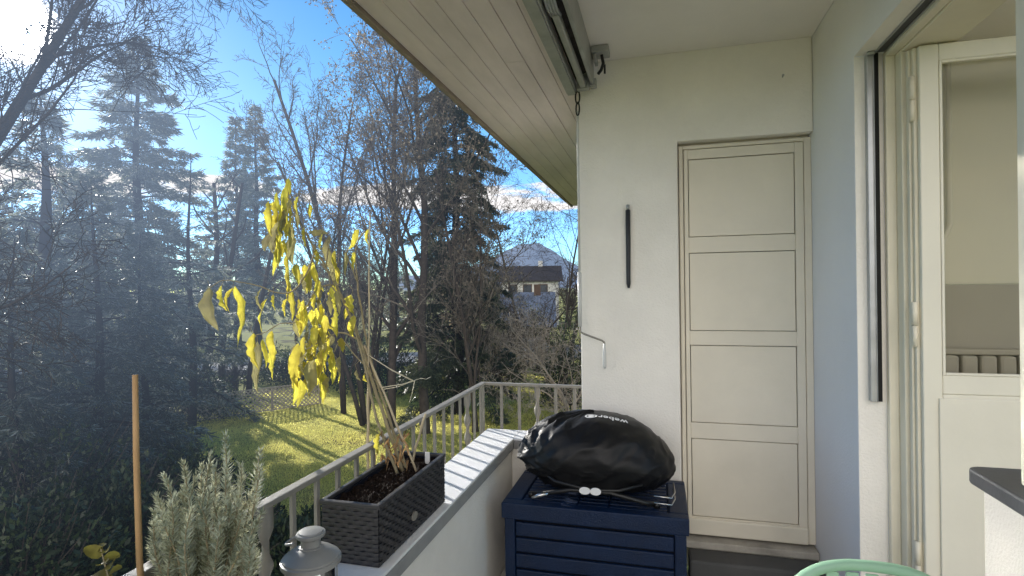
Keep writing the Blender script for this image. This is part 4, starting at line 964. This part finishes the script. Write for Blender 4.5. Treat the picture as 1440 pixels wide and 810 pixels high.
# the tall bare tree in the sun at the far left
B2 = dict(BARE, clear=.6, n=(21, 11, 9, 7), ratio=(.32, .62, .55, .5), ang=((24, 58), (25, 60), (25, 65), (20, 60)), start=(.38, .15, .12, .1), rmin=.0035, bias=Vector((.35, .5, .15)), wig=(.05, .11, .15, .2), trop=(.01, .04, .03, .02))
pb = polar(-870, 9.0)
bare_tree('tall leaning bare tree with the low sun among its branches at the far left', pb, 11.5, .085, 27, lean=(.30, .46), cfg=B2, group=None)
pb = polar(-40, 27.0)
bare_tree('low bare tree with fine twigs standing among the left firs', pb, topz(40, 270, 27) - GZ, .12, 8, lean=(.10, .15), cfg=dict(B2, ratio=(.36, .6, .55, .5), clear=0, rmin=.008), group=None)
# firs of the left mass
def con(px, ytop, dist, R, seed, label, **kw):
    b_ = polar(px, dist); b_.z = ground_z(b_.x, b_.y); return conifer(label, b_, topz(px, ytop, dist) - b_.z, R, seed, **kw)
con(62, 140, 18.5, 3.2, 1, 'dark fir with a thick straight trunk at the far left', z0=.10, nb=150, spl=74, tr=.36, gaps=.3, thin=(.25, .8))
con(196, 58, 26.0, 4.2, 2, 'tallest pointed fir of the left group', z0=.06, nb=230, spl=84, tr=.34, gaps=.2, SL=(.2, .46), SW=.13, power=.72)
con(-70, 190, 16.5, 3.0, 3, 'fir cut by the left edge of the view', z0=.06, nb=140, spl=91, SL=(.14, .32), SW=.085, mat='darkfir')
con(135, 250, 17.0, 2.3, 4, 'lower fir in front of the two tall left firs', z0=.04, nb=140, spl=99, tr=.16, SL=(.13, .3), SW=.075, mat='darkfir')
con(268, 216, 24.0, 2.6, 5, 'thin crowned fir with bare lower trunk right of the tallest fir', z0=.30, nb=80, spl=31, tr=.17, gaps=.5)
con(200, 330, 18.5, 1.9, 6, 'short broad fir at the right foot of the left group', z0=.04, nb=130, spl=108, SL=(.12, .28), SW=.07, tr=.14, mat='darkfir')
con(20, 330, 14.5, 2.0, 7, 'low fir nearest the balcony at the far left', z0=.04, nb=130, spl=108, SL=(.12, .28), SW=.07, tr=.13, mat='darkfir')
con(362, 150, 54.0, 4.0, 8, 'right one of the twin slim conifers beyond the road', z0=.16, nb=180, spl=34, tr=.40, gaps=.35, SL=(.4, .8), SW=.26, group='twin conifers')
con(334, 166, 56.0, 3.8, 9, 'left one of the twin slim conifers, slightly lower', z0=.16, nb=170, spl=34, tr=.36, gaps=.35, SL=(.4, .8), SW=.26, group='twin conifers')
# dark spruce and bare trees in the middle
con(642, -40, 22.5, 3.3, 12, 'tall dark spruce with drooping boughs in the middle', mat='spruce', z0=.08, nb=230, spl=150, tr=.26, SL=(.16, .36), SW=.11, droop=.75, gaps=.15, group=None, name='spruce', power=.7)
B3 = dict(BARE, n=(16, 8, 6, 4), ang=((18, 42), (22, 50), (25, 60), (20, 60)), ratio=(.42, .52, .5, .5), trop=(.01, .07, .05, .03), start=(.18, .15, .12, .1))
def bt(px, dist, ytop, r, seed, label, **kw):
    b_ = polar(px, dist); b_.z = ground_z(b_.x, b_.y); return bare_tree(label, b_, (topz(px, ytop, dist) - b_.z) * 1.0, r, seed, **kw)
bt(596, 19.5, 20, .19, 31, 'bare tree with clinging brown leaves in front of the spruce', cfg=B3, leaves=16000, twig='twig')
bt(548, 20.5, 75, .17, 32, 'straight bare tree left of the brown leaved one', cfg=B3, leaves=4000, twig='twig')
bt(512, 21.5, 110, .12, 33, 'many stemmed bare tree with fine upright twigs', cfg=dict(B3, ratio=(.32, .52, .5, .5)), stems=4, twig='twig')
bt(482, 23.5, 165, .09, 34, 'slender bare tree leaning out to the left of the clump', cfg=dict(B3, ratio=(.30, .5, .5, .5)), stems=2, lean=(-.05, .02), twig='twig')
bt(668, 19.5, 225, .10, 35, 'shorter bare tree with leaf remnants before the spruce foot', cfg=B3, stems=3, leaves=2500, twig='twig')
B4 = dict(BARE, n=(11, 7, 6, 5), trop=(.0, -.02, -.06, -.08), ratio=(.5, .6, .55, .5), rmin=.005)
bt(790, 30.0, 215, .12, 36, 'faint drooping bare tree beside the crank rod', cfg=B4, stems=2)
bt(735, 33.0, 255, .10, 37, 'thin arching bare tree above the far house', cfg=B4)
# shrubs at the right, in front of the house
TW = dict(BARE, n=(7, 6, 5, 4), ang=((30, 75), (30, 80), (30, 80), (30, 80)), ratio=(.7, .6, .55, .5), wig=(.28, .32, .35, .35), trop=(.05, .02, -.02, -.04), start=(.1, .1, .1, .1))
bt(800, 22.0, 400, .055, 41, 'tangled twisted shrub of pale bare stems beside the white wall', cfg=TW, stems=4, twig='palestem', bark='palestem', name='bare_shrub', cat='shrub', group='bare shrubs by the railing')
bt(770, 27.0, 440, .05, 42, 'lower twisted bare shrub in front of the dark evergreen', cfg=TW, stems=4, twig='palestem', bark='palestem', name='bare_shrub', cat='shrub', group='bare shrubs by the railing')
bt(722, 31.0, 405, .06, 43, 'pale bare shrub below the far house', cfg=TW, stems=4, twig='palestem', bark='palestem', name='bare_shrub', cat='shrub', group='bare shrubs by the railing')
bt(690, 27.5, 490, .04, 44, 'bare shrub at the foot of the spruce', cfg=TW, stems=4, twig='bark', bark='bark', name='bare_shrub', cat='shrub', group='bare shrubs by the railing')
def bs(px, dist, ytop, rx, ry, seed, label, **kw):
    b_ = polar(px, dist); b_.z = ground_z(b_.x, b_.y); return bush(label, b_, rx, ry, topz(px, ytop, dist) - b_.z, seed, **kw)
bs(800, 24.0, 440, 1.6, 1.4, 51, 'dark evergreen shrub behind the twisted bare stems', n=5000)
bs(690, 31.0, 475, 2.0, 1.4, 52, 'olive green shrub behind the spruce trunk', mat='olivebush', n=4000)
bs(610, 30.0, 500, 1.7, 1.2, 53, 'pale leafed shrub between the tree trunks', mat='olivebush', n=3500)
bs(540, 28.0, 470, 2.6, 1.6, 54, 'dark hedge shrub behind the bare trunks', n=5500)
bs(470, 31.0, 455, 3.2, 1.8, 55, 'broad dark shrub behind the yellow leaves', n=6500)
bs(400, 33.5, 490, 2.4, 1.5, 56, 'rounded dark shrub beside the road right of the twin conifers', n=5000)
bs(255, 26.0, 505, 2.6, 1.6, 57, 'wide low shrub at the roadside behind the lattice fence', n=5500)
bs(160, 19.5, 555, 2.6, 1.5, 58, 'dark low shrub under the left firs', n=5500)
bs(60, 14.5, 590, 2.4, 1.6, 59, 'dark ground shrub below the thick fir trunk', n=4500)
bs(150, 12.6, 660, 2.0, 1.3, 63, 'dark glossy shrub nearest the house at the lower left', n=6500)
bs(20, 11.6, 690, 1.7, 1.2, 64, 'dark shrub at the lower left corner of the view', n=5500)
bs(395, 10.8, 735, 1.1, .9, 66, 'dark shrub just outside the railing beside the twisted post', n=5000)
bs(455, 11.6, 716, .9, .8, 67, 'dark shrub outside the railing behind the wicker planter', n=4500)
bs(320, 12.0, 705, 1.5, 1.1, 68, 'dark shrub outside the railing right of the rosemary', n=6000)
bs(255, 14.6, 640, 1.8, 1.2, 65, 'dark shrub behind the rosemary tips', n=5500)
bt(328, 30.5, 508, .035, 61, 'small fan shaped bare shrub before the bright road', cfg=dict(TW, ang=((15, 45), (15, 45), (20, 50), (20, 50)), wig=(.08, .1, .12, .15)), stems=7, name='bare_shrub', cat='shrub', group=None, bark='bark')
bt(752, 33.0, 372, .07, 45, 'tall thin bare shrub in front of the far house', cfg=TW, stems=5, name='bare_shrub', cat='shrub', group='bare shrubs by the railing')
bt(722, 29.0, 376, .06, 46, 'thin bare shrub reaching up beside the spruce before the house', cfg=TW, stems=4, name='bare_shrub', cat='shrub', group='bare shrubs by the railing')
bs(745, 36.0, 418, 2.4, 1.4, 69, 'olive brown shrub hiding the foot of the outbuilding', mat='olivebush', n=3500)
SL_ = dict(BARE, wood=9, n=(9, 5, 4, 3), start=(.45, .2, .15, .1), ratio=(.32, .5, .5, .5))  # added bare trees, set toward the sun to throw shadow stripes on the lawn
for (px_, py_, t_, r_, lab_) in ((425, 622, 9.5, .17, 'slim straight bare tree left of the twin conifers'), (488, 612, 11.0, .15, 'slim straight bare tree right of the twin conifers'), (455, 662, 13.5, .2, 'straight bare tree half hidden behind the thin crowned fir')):
    q_ = atZ(px_, py_, GZ) + Vector((SUN.x, SUN.y, 0)).normalized() * t_; q_.z = ground_z(q_.x, q_.y)
    bare_tree(lab_, q_, 10.5, r_, 200 + px_, cfg=SL_)
# backdrop trees beyond the road
for i, (px, d_, yt, kind) in enumerate([(20, 52, 250, 0), (110, 50, 300, 0), (215, 55, 330, 1), (285, 58, 335, 0), (415, 60, 372, 1), (455, 66, 350, 0), (500, 62, 362, 1), (560, 70, 355, 0), (640, 72, 372, 1), (690, 78, 380, 1), (800, 70, 386, 1), (835, 60, 380, 1)]):
    if kind == 0: con(px, yt, d_, 4.2, 70 + i, ['far fir behind the left mass, first from the left', 'far fir showing between the two left trunks', '', 'far fir standing left of the twin conifers', '', 'far fir behind the top of the wilting plant', '', 'far fir behind the straight bare trunks'][i] if i < 8 else 'far fir', z0=.05, nb=80, spl=16, SL=(.5, .9), SW=.34, group='far conifers beyond the road', gaps=.2)
    else:
        lab = {2: 'far bare tree behind the thin crowned fir', 4: 'far bare tree right of the twin conifers', 6: 'far bare tree behind the slender clump', 8: 'far bare tree behind the dark spruce', 9: 'far bare tree left of the house roof', 10: 'far bare tree right of the house gable', 11: 'far bare tree hidden by the white wall'}[i]
        b_ = polar(px, d_); bare_tree(lab, b_, topz(px, yt, d_) - b_.z, .16, 70 + i, cfg=dict(B3, rmin=.02), maxl=3, stems=3, group='far bare trees beyond the road')

# lattice fence
fa, fb = Vector((-20.6, 13.4, 0)), Vector((-14.6, 21.4, 0)); fdir = (fb - fa).normalized(); FL = (fb - fa).length; fn = Vector((-fdir.y, fdir.x, 0))
fc = thing('lattice_fence', 'low criss cross wooden lattice fence along the lawn', 'fence', (fa.x, fa.y, GZ))
M['fencewood'] = far_paint('weathered_fence_wood', (.42, .36, .28), .9, .35, 4, .4, 20)
nsec = 5; sec = FL / nsec
for k in range(nsec + 1):
    p = fa + fdir * (k * sec); MB().box(-.05, -.05, GZ - .3, .05, .05, GZ + 1.02)
    m = MB(); m.bar((p.x, p.y, GZ - .3), (p.x, p.y, GZ + 1.02), .09, .09, fn); m.build('post', M['fencewood'], fc)
for k in range(nsec):
    m = MB(); H_ = .92; z0 = GZ + .06
    for sgn, off in ((1, .03), (-1, -.012)):
        s0 = -H_
        while s0 < sec:
            a, c = s0, s0 + H_; za, zc = (0, H_) if sgn > 0 else (H_, 0)
            if a < .06: f = (.06 - a) / H_; za = za + (zc - za) * f; a = .06
            if c > sec - .06: f = (sec - .06 - a) / (c - a) if c > a else 0; zc = za + (zc - za) * f; c = sec - .06
            if c - a > .06:
                p = fa + fdir * (k * sec + a) + fn * off; q = fa + fdir * (k * sec + c) + fn * off
                m.bar((p.x, p.y, z0 + za), (q.x, q.y, z0 + zc), .012, .045, fn.cross(fdir))
            s0 += .17
    m.build('lattice_panel', M['fencewood'], fc)
for zz in (.02, .96):
    m = MB(); p, q = fa + fn * .0095, fb + fn * .0095; m.bar((p.x, p.y, GZ + .04 + zz), (q.x, q.y, GZ + .04 + zz), .026, .05); m.build('rail', M['fencewood'], fc)

# far house, shed, plank fence, parked car, mountain
def local(o, ang, pts): c, s_ = math.cos(ang), math.sin(ang); return [(o.x + x * c - y * s_, o.y + x * s_ + y * c, z) for x, y, z in pts]
M['hwall'] = far_paint('house_render', (.68, .66, .60), .9, .12, .6); M['hroof'] = far_paint('dark_roof_tiles', (.06, .05, .048), .8, .3, 3, .4, 12); M['hwin'] = far_paint('house_window_dark', (.04, .05, .06), .2, .2, 2, 0, 5, .6); M['shedroof'] = far_paint('blue_grey_roof', (.17, .20, .26), .7, .25, 3); M['hbrown'] = far_paint('brown_timber', (.12, .075, .05), .8, .3, 3)
def house(label, px, d_, wdt, dep, z_eave, z_ridge, ang, wall='hwall', roof='hroof', win_=True):
    o = polar(px, d_); t = thing('house', label, 'house', o); z0 = GZ - .2
    def bx_(m, x0, y0, za, x1, y1, zb):
        n = len(m.v); m.box(x0, y0, za, x1, y1, zb); m.v[n:] = local(o, ang, m.v[n:]); return m
    m = MB(); hw, hd_ = wdt / 2, dep / 2
    pr = [(-hd_, z0), (hd_, z0), (hd_, z_eave), (0, z_ridge - .12), (-hd_, z_eave)]
    n = 5; m.v = local(o, ang, [(-hw, y, z) for y, z in pr] + [(hw, y, z) for y, z in pr]); m.f = [(0, 1, 2, 3, 4)[::-1], (5, 6, 7, 8, 9)] + [(i, (i + 1) % 5, 5 + (i + 1) % 5, 5 + i) for i in range(5)]
    m.build('wall', M[wall], t)
    m = MB(); e = .6; sl = (z_ridge - z_eave) / hd_
    for sg_ in (-1, 1):
        q = [(-hw - e, 0, z_ridge + .02), (hw + e, 0, z_ridge + .02), (hw + e, sg_ * (hd_ + e), z_eave - sl * e), (-hw - e, sg_ * (hd_ + e), z_eave - sl * e)]
        k = len(m.v); m.v += local(o, ang, q + [(x, y, z + .18) for x, y, z in q]); m.f += [tuple(k + i for i in f_) for f_ in ((0, 1, 2, 3), (7, 6, 5, 4), (0, 4, 5, 1), (1, 5, 6, 2), (2, 6, 7, 3), (3, 7, 4, 0))]
    rf = m.build('roof', M[roof], t)
    bx_(MB(), hw * .3, -.3, z_ridge - .4, hw * .3 + .6, .3, z_ridge + .9).build('chimney', M[wall], rf)
    if win_:
        for x in (-hw * .62, -hw * .1, hw * .45):
            fm = bx_(MB(), x - .62, -hd_ - .05, z_eave - 2.0, x + .62, -hd_ - .002, z_eave - .6).build('window', M['hbrown'], t)
            bx_(MB(), x - .5, -hd_ - .07, z_eave - 1.88, x + .5, -hd_ - .052, z_eave - .72).build('pane', M['hwin'], fm)
    return t
house('white walled house with a dark tiled roof far beyond the shrubs', 746, 78, 7.6, 8.0, topz(746, 394, 78), topz(746, 376, 78), .22)
house('low outbuilding with a blue grey roof in front of the white house', 742, 50, 3.8, 4.2, topz(742, 448, 50), topz(742, 414, 50), .22, 'hbrown', 'shedroof' if 'shedroof' in M else 'hroof', False)
pf = thing('plank_fence', 'short weathered upright plank fence below the outbuilding', 'fence', polar(712, 34))
o = polar(712, 34); m = MB()
for k in range(9):
    x = o.x - .8 + k * .19; m.box(x, o.y, GZ, x + .165, o.y + .025, topz(712, 468, 34) + .04 * math.sin(k * 2.1))
m.build('planks', M['fencewood'], pf)
MB().box(o.x - .85, o.y + .027, GZ + .5, o.x + .95, o.y + .07, GZ + .6).build('rail', M['fencewood'], pf); MB().box(o.x - .85, o.y + .027, GZ + 1.3, o.x + .95, o.y + .07, GZ + 1.4).build('rail', M['fencewood'], pf)
# car: nose towards the balcony
M['carpaint'] = far_paint('silver_blue_car_paint', (.42, .47, .52), .3, .05, 1, 0, 5, .6); M['carglass'] = far_paint('dark_car_glass', (.02, .025, .03), .08, .1, 1, 0, 5, .8); M['tyre'] = far_paint('tyre_rubber', (.02, .02, .02), .9, .1)
co_ = atZ(738, 512, GZ); car = thing('parked_car', 'silver blue car half hidden behind the bare shrubs', 'car', (co_.x, co_.y, GZ + .17)); ca = -.25
prof = [(-2.05, .30), (2.05, .30), (2.08, .70), (1.95, .86), (.95, .98), (.35, 1.44), (-1.1, 1.48), (-1.75, 1.05), (-2.02, .98)]
m = MB(); n = len(prof)
def carp(l, wv, z): return local(Vector((co_.x, co_.y, 0)), ca - PI / 2, [(l, wv, GZ + .17 + z)])[0]
ring = [(-.86, .96), (-.62, .0), (.62, 0), (.86, .96)]
for wv in (-.86, -.80, .80, .86):
    for l, z in prof: m.v.append(carp(l * (1 if abs(wv) < .85 else .985), wv * (1 if z < 1.1 else .82), z if abs(wv) < .85 else z * .985 + .005))
m.f = [tuple(range(n)), tuple(range(4 * n - 1, 3 * n - 1, -1))] + [(r_ * n + (i + 1) % n, r_ * n + i, (r_ + 1) * n + i, (r_ + 1) * n + (i + 1) % n) for r_ in range(3) for i in range(n)]
m.build('body', M['carpaint'], car, .03)
def cquad(pts_): mm = MB(); mm.poly([carp(*p) for p in pts_]); return mm
cquad([(.93, -.72, 1.01), (.93, .72, 1.01), (.38, .62, 1.43), (.38, -.62, 1.43)]).build('windscreen', M['carglass'], car)
for sg_ in (-1, 1):
    cquad([(.75, sg_ * .852, 1.03), (-1.6, sg_ * .852, 1.06), (-1.1, sg_ * .735, 1.40), (.3, sg_ * .735, 1.38)]).build('side_window', M['carglass'], car)
    mm = MB(); q = [carp(2.085 - abs(a) * .0, sg_ * .62 + .17 * math.cos(b_), .68 + .08 * math.sin(b_)) for a, b_ in [(0, k * PI / 6) for k in range(12)]]; mm.poly(q); mm.build('headlight', M['white_print'], car)
    for l in (-1.3, 1.3):
        mm = MB(); a0 = carp(l, sg_ * .70, .31); a1 = carp(l, sg_ * .875, .31); mm.tube([a0, a1], .31, 20); wh = mm.build('wheel', M['tyre'], car)
        mm = MB(); a1b = carp(l, sg_ * .885, .31); mm.tube([a1, a1b], .19, 16); mm.build('rim', M['alu'], wh)
# mountain ridge
V = []; F = []
cols = list(range(560, 1001, 8)); pk = [(560, 388), (640, 384), (690, 366), (712, 352), (735, 344), (758, 341), (775, 350), (792, 362), (815, 376), (860, 372), (930, 384), (1000, 392)]
def ridge(x):
    for (xa, ya), (xb, yb) in zip(pk, pk[1:]):
        if xa <= x <= xb: return ya + (yb - ya) * (x - xa) / (xb - xa)
    return 390
for x in cols:
    top = topz(x, ridge(x) + 3 * noise.noise(Vector((x * .05, 0, 0))), 5200)
    for j in range(7):
        f = j / 6; d_ = 5200 - 1500 * f; p = polar(x, d_, 0); V.append((p.x, p.y, top * (1 - f) ** 1.3 - 30 * f + 60 * noise.noise(Vector((x * .03, f * 3, 1))) * f * (1 - f) * 2))
for i in range(len(cols) - 1):
    for j in range(6): a = i * 7 + j; F.append((a, a + 7, a + 8, a + 1))
mb = MB(); mb.v = V; mb.f = F; tag(mb.build('mountain', M['hill'], None, 0, True), kind='structure')
